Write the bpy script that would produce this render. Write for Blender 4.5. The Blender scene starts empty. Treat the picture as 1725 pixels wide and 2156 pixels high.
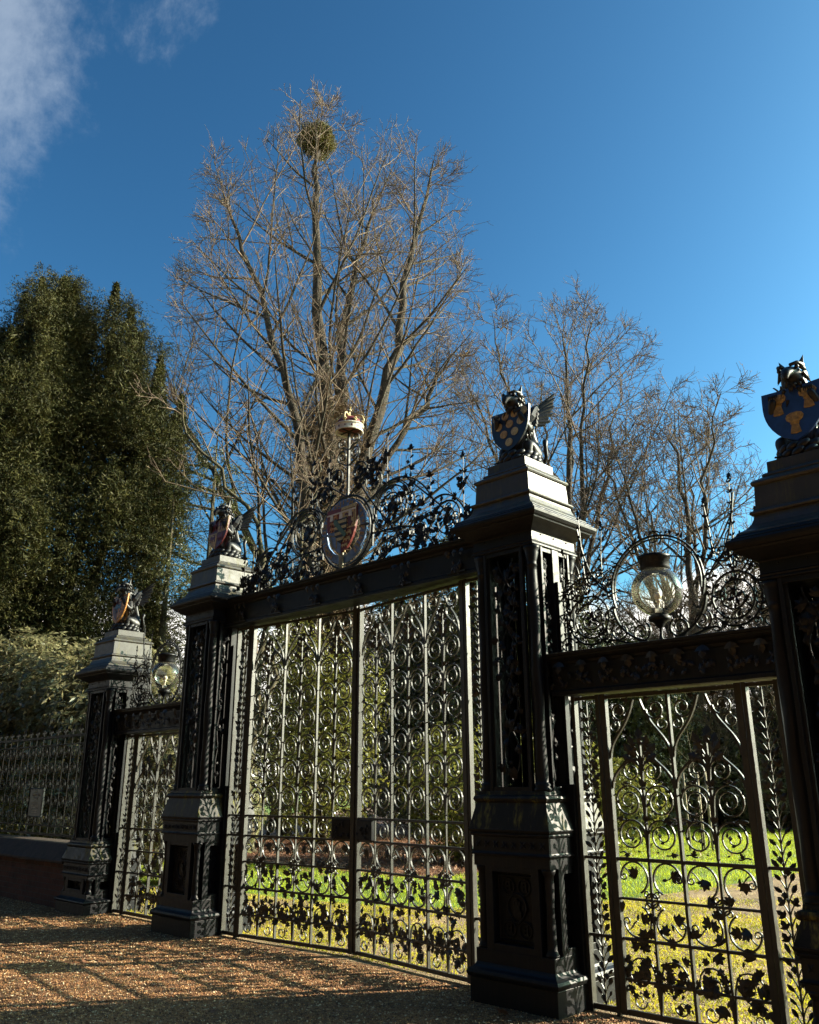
import bpy, math, random
import numpy as np
from mathutils import Vector, Matrix, Euler
PI = math.pi
R = math.radians
sc = bpy.context.scene
col = sc.collection

# ------------------------------------------------------------------ camera, sky, sun, exposure
cam_d = bpy.data.cameras.new('camera')
cam = bpy.data.objects.new('camera', cam_d)
col.objects.link(cam)
sc.camera = cam
cam.location = (0, 0, 1.65)
_p, _az, _ro = 0.3124, R(134.2607), R(-.2639)
fw = Vector((math.cos(_az)*math.cos(_p), math.sin(_az)*math.cos(_p), math.sin(_p)))
rt = Vector((math.sin(_az), -math.cos(_az), 0))
up = rt.cross(fw)
rt, up = rt*math.cos(_ro)+up*math.sin(_ro), up*math.cos(_ro)-rt*math.sin(_ro)
cam.matrix_world = Matrix.Translation((0, 0, 1.65)) @ Matrix((rt, up, -fw)).transposed().to_4x4()
cam_d.sensor_fit = 'HORIZONTAL'
cam_d.sensor_width = 36
cam_d.lens = 36*1780.65/1725
cam_d.clip_start = .05
cam_d.clip_end = 3000

SUN_AZ = 54.0      # degrees from +X towards +Y
SUN_EL = 22.0
sd = Vector((math.cos(R(SUN_AZ))*math.cos(R(SUN_EL)), math.sin(R(SUN_AZ))*math.cos(R(SUN_EL)), math.sin(R(SUN_EL))))
sun_d = bpy.data.lights.new('sun', 'SUN')
sun_d.energy = 5.0
sun_d.angle = R(.5)
sun_d.color = (1, .88, .70)
sun = bpy.data.objects.new('sun', sun_d)
sun.rotation_euler = sd.to_track_quat('Z', 'Y').to_euler()
sun.location = (20, 20, 20)
col.objects.link(sun)

world = bpy.data.worlds.new('World')
sc.world = world
world.use_nodes = True
wn = world.node_tree
for n in list(wn.nodes): wn.nodes.remove(n)
def WN(t, **k):
    n = wn.nodes.new(t)
    for a, b in k.items(): setattr(n, a, b)
    return n
wl = wn.links.new
sky = WN('ShaderNodeTexSky', sky_type='NISHITA', sun_disc=False, sun_elevation=R(SUN_EL), sun_rotation=R(90-SUN_AZ),
         air_density=1.0, dust_density=2.0, ozone_density=2.6, altitude=0)
tc = WN('ShaderNodeTexCoord')
nz = WN('ShaderNodeTexNoise'); nz.inputs['Scale'].default_value = 7.5; nz.inputs['Detail'].default_value = 13; nz.inputs['Roughness'].default_value = .66; nz.inputs['Distortion'].default_value = .15
mp = WN('ShaderNodeMapping'); mp.inputs['Scale'].default_value = (1.0, 1.1, 1.0); mp.inputs['Rotation'].default_value = (0, .5, .3)
wl(tc.outputs['Generated'], mp.inputs['Vector']); wl(mp.outputs['Vector'], nz.inputs['Vector'])
def cloud_spot(d, inner, outer):
    dot = WN('ShaderNodeVectorMath', operation='DOT_PRODUCT')
    dot.inputs[1].default_value = Vector(d).normalized()
    wl(tc.outputs['Generated'], dot.inputs[0])
    mr = WN('ShaderNodeMapRange', interpolation_type='SMOOTHSTEP')
    mr.inputs['From Min'].default_value = math.cos(R(outer)); mr.inputs['From Max'].default_value = math.cos(R(inner))
    wl(dot.outputs['Value'], mr.inputs['Value'])
    return mr.outputs['Result']
def wmath(op, a, b):
    n = WN('ShaderNodeMath', operation=op, use_clamp=False)
    for i, v in enumerate((a, b)):
        if isinstance(v, (int, float)): n.inputs[i].default_value = v
        else: wl(v, n.inputs[i])
    return n.outputs[0]
CLOUDS = [((-.73, .12, .675), 2, 13.5, 1.0), ((-.77, .17, .62), 1, 8.5, .9), ((-.616, .262, .745), .5, 7, .8), ((-.75, .33, .57), 1, 10, .34), ((-.552, .48, .682), .5, 5, .55), ((-.83, .22, .50), 1, 8, .5)]
tot = None
for d, a, b, w in CLOUDS:
    s = wmath('MULTIPLY', cloud_spot(d, a, b), w)
    tot = s if tot is None else wmath('MAXIMUM', tot, s)
thr = wmath('MULTIPLY_ADD', tot, .55); 
add = wn.nodes[-1]; add.inputs[2].default_value = -.55
dens = wmath('ADD', nz.outputs['Fac'], thr)
mr2 = WN('ShaderNodeMapRange', interpolation_type='SMOOTHSTEP'); mr2.inputs['From Min'].default_value = .26; mr2.inputs['From Max'].default_value = .62
mr2.inputs['To Max'].default_value = .42
wl(dens, mr2.inputs['Value'])
# low white cloud bank near the horizon
sep = WN('ShaderNodeSeparateXYZ'); wl(tc.outputs['Generated'], sep.inputs[0])
nz2 = WN('ShaderNodeTexNoise'); nz2.inputs['Scale'].default_value = 5; nz2.inputs['Detail'].default_value = 5
wl(tc.outputs['Generated'], nz2.inputs['Vector'])
zz = wmath('SUBTRACT', wmath('MULTIPLY_ADD', nz2.outputs['Fac'], .22), sep.outputs['Z']); 
for n in wn.nodes:
    if n.type == 'MATH' and n.operation == 'MULTIPLY_ADD' and abs(n.inputs[1].default_value-.22) < 1e-6: n.inputs[2].default_value = .092
lowm = WN('ShaderNodeMapRange', interpolation_type='SMOOTHSTEP'); lowm.inputs['From Min'].default_value = -.01; lowm.inputs['From Max'].default_value = .03
zz = wmath('ADD', zz, wmath('MULTIPLY', cloud_spot((-.36, .91, .2), 2, 14), .05)); wl(zz, lowm.inputs['Value'])
mixc = WN('ShaderNodeMix', data_type='RGBA')
wl(mr2.outputs['Result'], mixc.inputs['Factor'])
SKY_TINT = WN('ShaderNodeMix', data_type='RGBA', blend_type='MULTIPLY'); SKY_TINT.inputs['Factor'].default_value = 1
_d = WN('ShaderNodeVectorMath', operation='SCALE'); _d.inputs['Scale'].default_value = 1/2.7; wl(sky.outputs['Color'], _d.inputs[0])
_g = WN('ShaderNodeGamma'); _g.inputs['Gamma'].default_value = 1.62; wl(_d.outputs[0], _g.inputs['Color'])
_m = WN('ShaderNodeVectorMath', operation='SCALE'); _m.inputs['Scale'].default_value = 2.7; wl(_g.outputs[0], _m.inputs[0])
wl(_m.outputs[0], SKY_TINT.inputs['A']); SKY_TINT.inputs['B'].default_value = (.66, 1.14, 1.02, 1)
wl(SKY_TINT.outputs['Result'], mixc.inputs['A']); mixc.inputs['B'].default_value = (3.9, 4.5, 5.2, 1)
mixl = WN('ShaderNodeMix', data_type='RGBA')
wl(lowm.outputs['Result'], mixl.inputs['Factor']); wl(mixc.outputs['Result'], mixl.inputs['A']); mixl.inputs['B'].default_value = (12, 11.6, 10.6, 1)
bg = WN('ShaderNodeBackground'); bg.inputs['Strength'].default_value = .062
wl(mixl.outputs['Result'], bg.inputs['Color'])
wo = WN('ShaderNodeOutputWorld'); wl(bg.outputs[0], wo.inputs['Surface'])
sc.view_settings.view_transform = 'Standard'
sc.view_settings.look = 'None'
sc.view_settings.exposure = 1.55
sc.view_settings.gamma = 1
sc.cycles.transparent_max_bounces = 16
sc.cycles.max_bounces = 6

# ------------------------------------------------------------------ materials
def mat(name):
    m = bpy.data.materials.new(name); m.use_nodes = True
    return m, m.node_tree, m.node_tree.nodes['Principled BSDF']
def node(nt, t, ins=None, **k):
    n = nt.nodes.new(t)
    for a, b in k.items(): setattr(n, a, b)
    for a, b in (ins or {}).items():
        if hasattr(b, 'node'): nt.links.new(b, n.inputs[a])
        else: n.inputs[a].default_value = b
    return n
def noise(nt, scale, detail=4, rough=.55, vec=None, dist=0):
    i = {'Scale': scale, 'Detail': detail, 'Roughness': rough, 'Distortion': dist}
    if vec is not None: i['Vector'] = vec
    return node(nt, 'ShaderNodeTexNoise', i).outputs['Fac']
def objvec(nt, scale=(1, 1, 1)):
    t = node(nt, 'ShaderNodeTexCoord')
    return node(nt, 'ShaderNodeMapping', {'Vector': t.outputs['Object'], 'Scale': scale}).outputs['Vector']
def geovec(nt, scale=(1, 1, 1)):
    t = node(nt, 'ShaderNodeNewGeometry')
    return node(nt, 'ShaderNodeMapping', {'Vector': t.outputs['Position'], 'Scale': scale}).outputs['Vector']
def ramp(nt, fac, stops):
    r = node(nt, 'ShaderNodeValToRGB', {'Fac': fac}).color_ramp
    while len(r.elements) < len(stops): r.elements.new(.5)
    for e, (p, c) in zip(r.elements, stops):
        e.position = p; e.color = (c[0], c[1], c[2], 1) if not isinstance(c, (int, float)) else (c, c, c, 1)
    return nt.nodes[-1].outputs['Color']
def bump(nt, b, h, strength=.3, dist=.01):
    n = node(nt, 'ShaderNodeBump', {'Height': h, 'Strength': strength, 'Distance': dist})
    nt.links.new(n.outputs[0], b.inputs['Normal'])
def simple(name, c, rough=.5, var=.25, scale=8, metal=0, bs=.15, spec=.5):
    m, nt, b = mat(name)
    v = geovec(nt)
    f = noise(nt, scale, 6, .6, v)
    c0 = tuple(max(0, x*(1-var)) for x in c); c1 = tuple(x*(1+var) for x in c)
    nt.links.new(ramp(nt, f, [(.3, c0), (.7, c1)]), b.inputs['Base Color'])
    b.inputs['Roughness'].default_value = rough; b.inputs['Metallic'].default_value = metal
    b.inputs['Specular IOR Level'].default_value = spec
    if bs: bump(nt, b, noise(nt, scale*6, 4, .6, v), bs, .004)
    return m
def iron(name, base, lich=0.0, spec=.24):
    m, nt, b = mat(name)
    v = geovec(nt)
    f = noise(nt, 7, 8, .65, v)
    c = ramp(nt, f, [(.3, tuple(x*.7 for x in base)), (.62, base), (.8, tuple(x*1.8+.006 for x in base))])
    r = ramp(nt, noise(nt, 16, 6, .6, v), [(.3, .38), (.7, .58)])
    if lich:
        v2 = geovec(nt, (6, 6, .9))
        g = ramp(nt, noise(nt, 2.0, 6, .7, v2), [(.52, 0), (.66, 1)])
        v3 = geovec(nt, (40, 40, 10))
        g2 = ramp(nt, noise(nt, 1.4, 3, .5, v3), [(.35, .1), (.6, 1)])
        gg = node(nt, 'ShaderNodeMath', {0: g, 1: g2}, operation='MULTIPLY').outputs[0]
        gg = node(nt, 'ShaderNodeMath', {0: gg, 1: lich}, operation='MULTIPLY').outputs[0]
        c = node(nt, 'ShaderNodeMix', {'Factor': gg, 'A': c, 'B': (.16, .15, .035, 1)}, data_type='RGBA').outputs['Result']
        r = node(nt, 'ShaderNodeMix', {'Factor': gg, 'A': r, 'B': (.85, .85, .85, 1)}, data_type='RGBA').outputs['Result']
    vs_ = geovec(nt, (22, 22, 1.1))
    st_ = ramp(nt, noise(nt, 1.6, 5, .65, vs_), [(.52, 0), (.74, .45)])
    c = node(nt, 'ShaderNodeMix', {'Factor': st_, 'A': c, 'B': (base[0]*1.6+.018, base[1]*1.4+.013, base[2]*1.1+.008, 1)}, data_type='RGBA').outputs['Result']
    nt.links.new(c, b.inputs['Base Color']); nt.links.new(r, b.inputs['Roughness'])
    bump(nt, b, noise(nt, 60, 5, .65, v), .22, .004)
    b.inputs['Specular IOR Level'].default_value = spec
    return m
M = {}
M['iron'] = iron('black_painted_iron', (.006, .007, .0095))
M['cap'] = iron('weathered_iron', (.042, .039, .032), .5, .5)
M['slope'] = iron('lichen_stained_iron', (.009, .009, .0085), 1.0)
M['bar'] = iron('gate_iron', (.034, .032, .025), 0, .5)
M['crest'] = iron('cresting_iron', (.01, .01, .01))
M['rail'] = iron('shaded_railing_iron', (.004, .004, .004), 0, .15)  # darker than the cresting iron: deep shade on the railing put into its colour
M['statue'] = iron('statue_iron', (.009, .009, .0095), 0, .45)
M['gold'] = simple('worn_gold_paint', (.42, .26, .07), .5, .45, 40)
M['palegold'] = simple('pale_gold_paint', (.45, .36, .16), .55, .4, 50)
M['red'] = simple('faded_red_paint', (.16, .025, .022), .5, .35, 20)
M['darkred'] = simple('dark_red_paint', (.10, .016, .018), .45, .3, 20)
M['blue'] = simple('deep_blue_paint', (.018, .05, .16), .4, .25, 12)
M['skyblue'] = simple('faded_blue_paint', (.12, .20, .36), .5, .4, 18)
M['orange'] = simple('orange_yellow_paint', (.45, .20, .05), .5, .45, 22)
M['white'] = simple('white_paint', (.62, .58, .5), .5, .15, 20)
M['greenp'] = simple('green_paint', (.07, .14, .09), .5, .3, 20)
M['blackp'] = simple('black_paint', (.012, .013, .018), .38, .3, 12)
M['palestone'] = simple('grey_gold_paint', (.22, .19, .10), .5, .3, 30)
M['signtext'] = simple('cream_lettering', (.42, .38, .27), .6, .1, 20, bs=0)
M['signboard'] = simple('dark_green_board', (.010, .014, .013), .4, .2, 10)
M['coping'] = simple('shaded_brown_coping', (.042, .028, .02), .8, .5, 9, bs=.5)  # brown darkened to stand in for the shade along the wall

def brick_mat():
    m, nt, b = mat('old_red_brick')
    t = node(nt, 'ShaderNodeNewGeometry')
    rot = node(nt, 'ShaderNodeMapping', {'Vector': t.outputs['Position'], 'Rotation': (R(90), 0, 0)})
    br = node(nt, 'ShaderNodeTexBrick', {'Vector': rot.outputs[0], 'Color1': (.13, .045, .028, 1), 'Color2': (.08, .03, .022, 1), 'Mortar': (.09, .075, .06, 1),
              'Scale': 1, 'Mortar Size': .006, 'Brick Width': .225, 'Row Height': .075, 'Bias': 0})
    v = geovec(nt)
    f = noise(nt, 6, 8, .7, v)
    mx = node(nt, 'ShaderNodeMix', {'Factor': .8, 'A': br.outputs['Color'], 'B': ramp(nt, f, [(.3, .35), (.7, 1.3)])}, data_type='RGBA', blend_type='MULTIPLY')
    nt.links.new(mx.outputs['Result'], b.inputs['Base Color']); b.inputs['Roughness'].default_value = .9
    h = node(nt, 'ShaderNodeMath', {0: noise(nt, 50, 4, .6, v), 1: br.outputs['Fac']}, operation='SUBTRACT').outputs[0]
    bump(nt, b, h, .8, .008)
    return m
M['brick'] = brick_mat()

def gravel_mat(name, c):
    m, nt, b = mat(name)
    v = geovec(nt)
    vo = node(nt, 'ShaderNodeTexVoronoi', {'Vector': v, 'Scale': 75, 'Randomness': 1})
    hue = ramp(nt, vo.outputs['Color'], [(.1, tuple(x*.35 for x in c)), (.45, c), (.8, tuple(min(1, x*1.5) for x in c)), (.95, (.5, .42, .3))])
    big = ramp(nt, noise(nt, 1.3, 5, .6, v), [(.3, .45), (.7, 1.2)])
    mx = node(nt, 'ShaderNodeMix', {'Factor': 1, 'A': hue, 'B': big}, data_type='RGBA', blend_type='MULTIPLY')
    nt.links.new(mx.outputs['Result'], b.inputs['Base Color'])
    b.inputs['Roughness'].default_value = .8
    h = node(nt, 'ShaderNodeMath', {0: noise(nt, 30, 3, .6, v), 1: vo.outputs['Distance']}, operation='SUBTRACT').outputs[0]
    bump(nt, b, h, 1.0, .02)
    return m
M['gravel'] = gravel_mat('orange_gravel', (.31, .148, .052))
M['drive'] = gravel_mat('brown_gravel_drive', (.36, .24, .12))
def stone_mat():
    m, nt, b = mat('gravel_stone')
    v = geovec(nt)
    w = node(nt, 'ShaderNodeTexWhiteNoise', {'Vector': node(nt, 'ShaderNodeVectorMath', {0: v, 1: (.03, .03, .03)}, operation='SNAP').outputs[0]}, noise_dimensions='3D')
    nt.links.new(ramp(nt, w.outputs['Value'], [(0, (.09, .04, .018)), (.4, (.27, .115, .04)), (.8, (.54, .30, .11)), (1, (.80, .66, .42))]), b.inputs['Base Color'])
    b.inputs['Roughness'].default_value = .6
    return m
M['stone'] = stone_mat()

def leafy(name, dark, lite, rough=.45, transl=.35, scale=1.5, trc=None):
    m, nt, b = mat(name)
    v = geovec(nt)
    f = noise(nt, scale, 3, .5, v); f2 = noise(nt, scale*14, 2, .5, v)
    s = node(nt, 'ShaderNodeMath', {0: node(nt, 'ShaderNodeMath', {0: f, 1: f2}, operation='ADD').outputs[0], 1: .5}, operation='MULTIPLY').outputs[0]
    c = ramp(nt, s, [(.38, dark), (.62, lite)])
    nt.links.new(c, b.inputs['Base Color']); b.inputs['Roughness'].default_value = rough
    tr = node(nt, 'ShaderNodeBsdfTranslucent')
    if trc:
        tr.inputs['Color'].default_value = (*trc, 1)
    else: nt.links.new(c, tr.inputs['Color'])
    mx = node(nt, 'ShaderNodeMixShader', {0: transl})
    nt.links.new(b.outputs[0], mx.inputs[1]); nt.links.new(tr.outputs[0], mx.inputs[2])
    nt.links.new(mx.outputs[0], nt.nodes['Material Output'].inputs['Surface'])
    return m
M['yew'] = leafy('yew_foliage', (.010, .013, .006), (.085, .080, .022), .6, .15, 2.2)
M['yew2'] = leafy('dark_evergreen_leaf', (.03, .034, .01), (.16, .155, .04), .4, .3, 1.5)
for _n in M['yew'].node_tree.nodes:
    if _n.type == 'BSDF_PRINCIPLED': _n.inputs['Specular IOR Level'].default_value = .15
M['cedar'] = leafy('evergreen_foliage', (.03, .035, .012), (.12, .12, .03), .5, .3, 1.2)
M['rhodo'] = leafy('rhododendron_leaf', (.07, .068, .028), (.34, .31, .16), .25, .45, 6)
M['laurel'] = leafy('laurel_leaf', (.06, .068, .014), (.28, .265, .05), .3, .4, 2)
M['mistle'] = leafy('mistletoe_leaf', (.05, .05, .012), (.20, .165, .035), .5, .3, 4)
M['grass'] = leafy('grass_blade', (.20, .26, .012), (.52, .56, .03), .5, .55, 1.1)
M['moss'] = leafy('moss_and_grass', (.26, .27, .012), (.62, .52, .035), .6, .55, 1.6)
M['deadleaf'] = leafy('dead_leaf', (.16, .07, .03), (.34, .18, .10), .6, .25, 5)
def bark(name, a, b_, tw=False):
    m, nt, b = mat(name)
    v = geovec(nt)
    f = noise(nt, 3.5, 6, .65, v)
    nt.links.new(ramp(nt, f, [(.32, a), (.68, b_)]), b.inputs['Base Color']); b.inputs['Roughness'].default_value = .85
    if not tw:
        v2 = geovec(nt, (9, 9, 1.6)); bump(nt, b, noise(nt, 1.5, 6, .7, v2), 1, .12)
    return m
M['bark'] = bark('lime_bark', (.018, .014, .009), (.085, .062, .034))
M['bark2'] = bark('mossy_bark', (.035, .03, .015), (.12, .095, .04))
M['twig'] = bark('twig_bark', (.058, .038, .025), (.23, .16, .10), True)
M['burr'] = bark('epicormic_twig', (.10, .065, .035), (.28, .19, .10), True)
M['wood'] = bark('pale_stake_wood', (.28, .24, .15), (.42, .36, .24))
def soil_mat(name, stops, sc_=6):
    m, nt, b = mat(name)
    v = geovec(nt)
    f = noise(nt, sc_, 8, .7, v)
    nt.links.new(ramp(nt, f, stops), b.inputs['Base Color']); b.inputs['Roughness'].default_value = .9
    bump(nt, b, noise(nt, 40, 6, .7, v), 1, .03)
    return m
M['lawn'] = soil_mat('lawn_turf', [(.3, (.07, .12, .012)), (.7, (.15, .24, .02))], 3)
M['litter'] = soil_mat('leaf_litter', [(.3, (.06, .03, .018)), (.7, (.2, .10, .055))], 14)

def glass_mat():
    m, nt, b = mat('old_lamp_glass')
    nt.nodes.remove(b)
    v = geovec(nt)
    tr = node(nt, 'ShaderNodeBsdfTransparent', {'Color': (.95, .945, .89, 1)})
    gl = node(nt, 'ShaderNodeBsdfGlossy', {'Color': (1, 1, 1, 1), 'Roughness': .03})
    df = node(nt, 'ShaderNodeBsdfTranslucent', {'Color': (.8, .75, .55, 1)})
    dd = node(nt, 'ShaderNodeBsdfDiffuse', {'Color': (.6, .57, .47, 1)})
    fr = node(nt, 'ShaderNodeFresnel', {'IOR': 1.45})
    lw = node(nt, 'ShaderNodeLayerWeight', {'Blend': .25})
    dirt = ramp(nt, noise(nt, 6, 5, .6, v), [(.42, .02), (.75, .09)])
    dirt2 = node(nt, 'ShaderNodeMath', {0: dirt, 1: node(nt, 'ShaderNodeMath', {0: lw.outputs['Facing'], 1: .22}, operation='MULTIPLY').outputs[0]}, operation='ADD').outputs[0]
    dm = node(nt, 'ShaderNodeMixShader', {0: .5}); nt.links.new(df.outputs[0], dm.inputs[1]); nt.links.new(dd.outputs[0], dm.inputs[2])
    m1 = node(nt, 'ShaderNodeMixShader', {0: dirt2}); nt.links.new(tr.outputs[0], m1.inputs[1]); nt.links.new(dm.outputs[0], m1.inputs[2])
    m2 = node(nt, 'ShaderNodeMixShader', {0: fr.outputs[0]}); nt.links.new(m1.outputs[0], m2.inputs[1]); nt.links.new(gl.outputs[0], m2.inputs[2])
    nt.links.new(m2.outputs[0], nt.nodes['Material Output'].inputs['Surface'])
    return m
M['glass'] = glass_mat()

# ------------------------------------------------------------------ object helpers
def tag(o, label=None, cat=None, group=None, kind=None):
    if label: o['label'] = label
    if cat: o['category'] = cat
    if group: o['group'] = group
    if kind: o['kind'] = kind
    return o
def empty(name, loc, label, cat, group=None, rz=0, kind=None):
    o = bpy.data.objects.new(name, None); col.objects.link(o)
    o.empty_display_size = .2
    o.location = loc; o.rotation_euler = (0, 0, rz)
    return tag(o, label, cat, group, kind)
def link(name, me, m, parent=None, smooth=False):
    me.materials.append(m)
    if smooth: me.polygons.foreach_set('use_smooth', [True]*len(me.polygons))
    o = bpy.data.objects.new(name, me); col.objects.link(o)
    if parent is not None: o.parent = parent
    return o
def copy_tree(o, parent=None):
    c = o.copy(); col.objects.link(c); c.parent = parent
    for ch in list(o.children): copy_tree(ch, c)
    return c
def np_mesh(name, V, F):
    V = np.asarray(V, np.float32); F = np.asarray(F, np.int32)
    me = bpy.data.meshes.new(name)
    k = F.shape[1]
    me.vertices.add(len(V)); me.vertices.foreach_set('co', V.ravel())
    me.loops.add(F.size); me.loops.foreach_set('vertex_index', F.ravel())
    me.polygons.add(len(F)); me.polygons.foreach_set('loop_start', np.arange(0, F.size, k, dtype=np.int32))
    me.polygons.foreach_set('loop_total', np.full(len(F), k, np.int32))
    me.update(calc_edges=True)
    return me
class MB:
    def __init__(s): s.v = []; s.f = []
    def add(s, vs, fs):
        n = len(s.v); s.v += [tuple(p) for p in vs]; s.f += [tuple(i+n for i in f) for f in fs]; return s
    def box(s, c, d):
        x, y, z = c; a, b, e = d[0]/2, d[1]/2, d[2]/2
        vs = [(x+i*a, y+j*b, z+k*e) for i in (-1, 1) for j in (-1, 1) for k in (-1, 1)]
        return s.add(vs, [(0, 1, 3, 2), (4, 6, 7, 5), (0, 4, 5, 1), (2, 3, 7, 6), (0, 2, 6, 4), (1, 5, 7, 3)])
    def b2(s, x0, x1, y0, y1, z0, z1): return s.box(((x0+x1)/2, (y0+y1)/2, (z0+z1)/2), (x1-x0, y1-y0, z1-z0))
    def sq(s, prof, cx=0, cy=0):   # square stacked profile [(half, z)]
        vs = []; fs = []
        for h, z in prof: vs += [(cx-h, cy-h, z), (cx+h, cy-h, z), (cx+h, cy+h, z), (cx-h, cy+h, z)]
        for i in range(len(prof)-1):
            for j in range(4): a = i*4+j; b = i*4+(j+1) % 4; fs.append((a, b, b+4, a+4))
        fs.append((3, 2, 1, 0)); n = (len(prof)-1)*4; fs.append((n, n+1, n+2, n+3))
        return s.add(vs, fs)
    def xprof(s, prof, x0, x1):    # profile [(y,z)] extruded along x
        n = len(prof); vs = [(x0, y, z) for y, z in prof]+[(x1, y, z) for y, z in prof]
        fs = [(i, (i+1) % n, (i+1) % n+n, i+n) for i in range(n)]+[tuple(range(n-1, -1, -1)), tuple(range(n, 2*n))]
        return s.add(vs, fs)
    def lathe(s, prof, c=(0, 0, 0), n=24, twist=0, flute=0, nf=3):
        vs = []; fs = []
        for r, z in prof:
            for i in range(n):
                a = 2*PI*i/n; rr = r*(1+flute*math.cos(nf*a - twist*z)) if flute else r
                vs.append((c[0]+rr*math.cos(a), c[1]+rr*math.sin(a), c[2]+z))
        for i in range(len(prof)-1):
            for j in range(n): a = i*n+j; b = i*n+(j+1) % n; fs.append((a, b, b+n, a+n))
        fs.append(tuple(range(n-1, -1, -1))); m = (len(prof)-1)*n; fs.append(tuple(range(m, m+n)))
        return s.add(vs, fs)
    def tube(s, pts, rad, n=8, closed=False):
        pts = [Vector(p) for p in pts]; k = len(pts)
        if not isinstance(rad, (list, tuple)): rad = [rad]*k
        vs = []; fs = []; ref = None
        for i, p in enumerate(pts):
            a = pts[(i-1) % k] if closed or i > 0 else p; b = pts[(i+1) % k] if closed or i < k-1 else p
            t = (b-a).normalized()
            if ref is None: ref = t.orthogonal().normalized()
            ref = (ref-t*ref.dot(t)).normalized(); bi = t.cross(ref)
            for j in range(n):
                an = 2*PI*j/n; vs.append(p+(ref*math.cos(an)+bi*math.sin(an))*rad[i])
        m = k if closed else k-1
        for i in range(m):
            for j in range(n):
                a = i*n+j; b = i*n+(j+1) % n; c = ((i+1) % k)*n+(j+1) % n; d = ((i+1) % k)*n+j
                fs.append((a, b, c, d))
        if not closed: fs += [tuple(range(n-1, -1, -1)), tuple(range((k-1)*n, k*n))]
        return s.add(vs, fs)
    def ball(s, c, r, n=12, sc3=(1, 1, 1)):
        k = n//2; vs = [(c[0], c[1], c[2]-r*sc3[2])]; fs = []
        for i in range(1, k):
            ph = -PI/2+PI*i/k
            for j in range(n):
                a = 2*PI*j/n; vs.append((c[0]+r*sc3[0]*math.cos(ph)*math.cos(a), c[1]+r*sc3[1]*math.cos(ph)*math.sin(a), c[2]+r*sc3[2]*math.sin(ph)))
        vs.append((c[0], c[1], c[2]+r*sc3[2])); m = len(vs)-1
        for j in range(n): fs.append((0, 1+(j+1) % n, 1+j)); fs.append((m, m-n+j, m-n+(j+1) % n))
        for i in range(k-2):
            for j in range(n): a = 1+i*n+j; b = 1+i*n+(j+1) % n; fs.append((a, b, b+n, a+n))
        return s.add(vs, fs)
    def plate(s, poly, y, t):      # polygon in (x,z) extruded from y-t/2 to y+t/2
        n = len(poly); vs = [(x, y-t/2, z) for x, z in poly]+[(x, y+t/2, z) for x, z in poly]
        fs = [tuple(range(n)), tuple(range(2*n-1, n-1, -1))]+[(i, i+n, (i+1) % n+n, (i+1) % n) for i in range(n)]
        return s.add(vs, fs)
    def build(s, name, m, parent=None, smooth=False, bevel=0, autosmooth=False):
        me = bpy.data.meshes.new(name); me.from_pydata(s.v, [], s.f); me.update()
        o = link(name, me, m, parent, smooth)
        if bevel:
            md = o.modifiers.new('bevel', 'BEVEL'); md.width = bevel; md.segments = 2; md.limit_method = 'ANGLE'; md.angle_limit = R(40)
        return o

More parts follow.
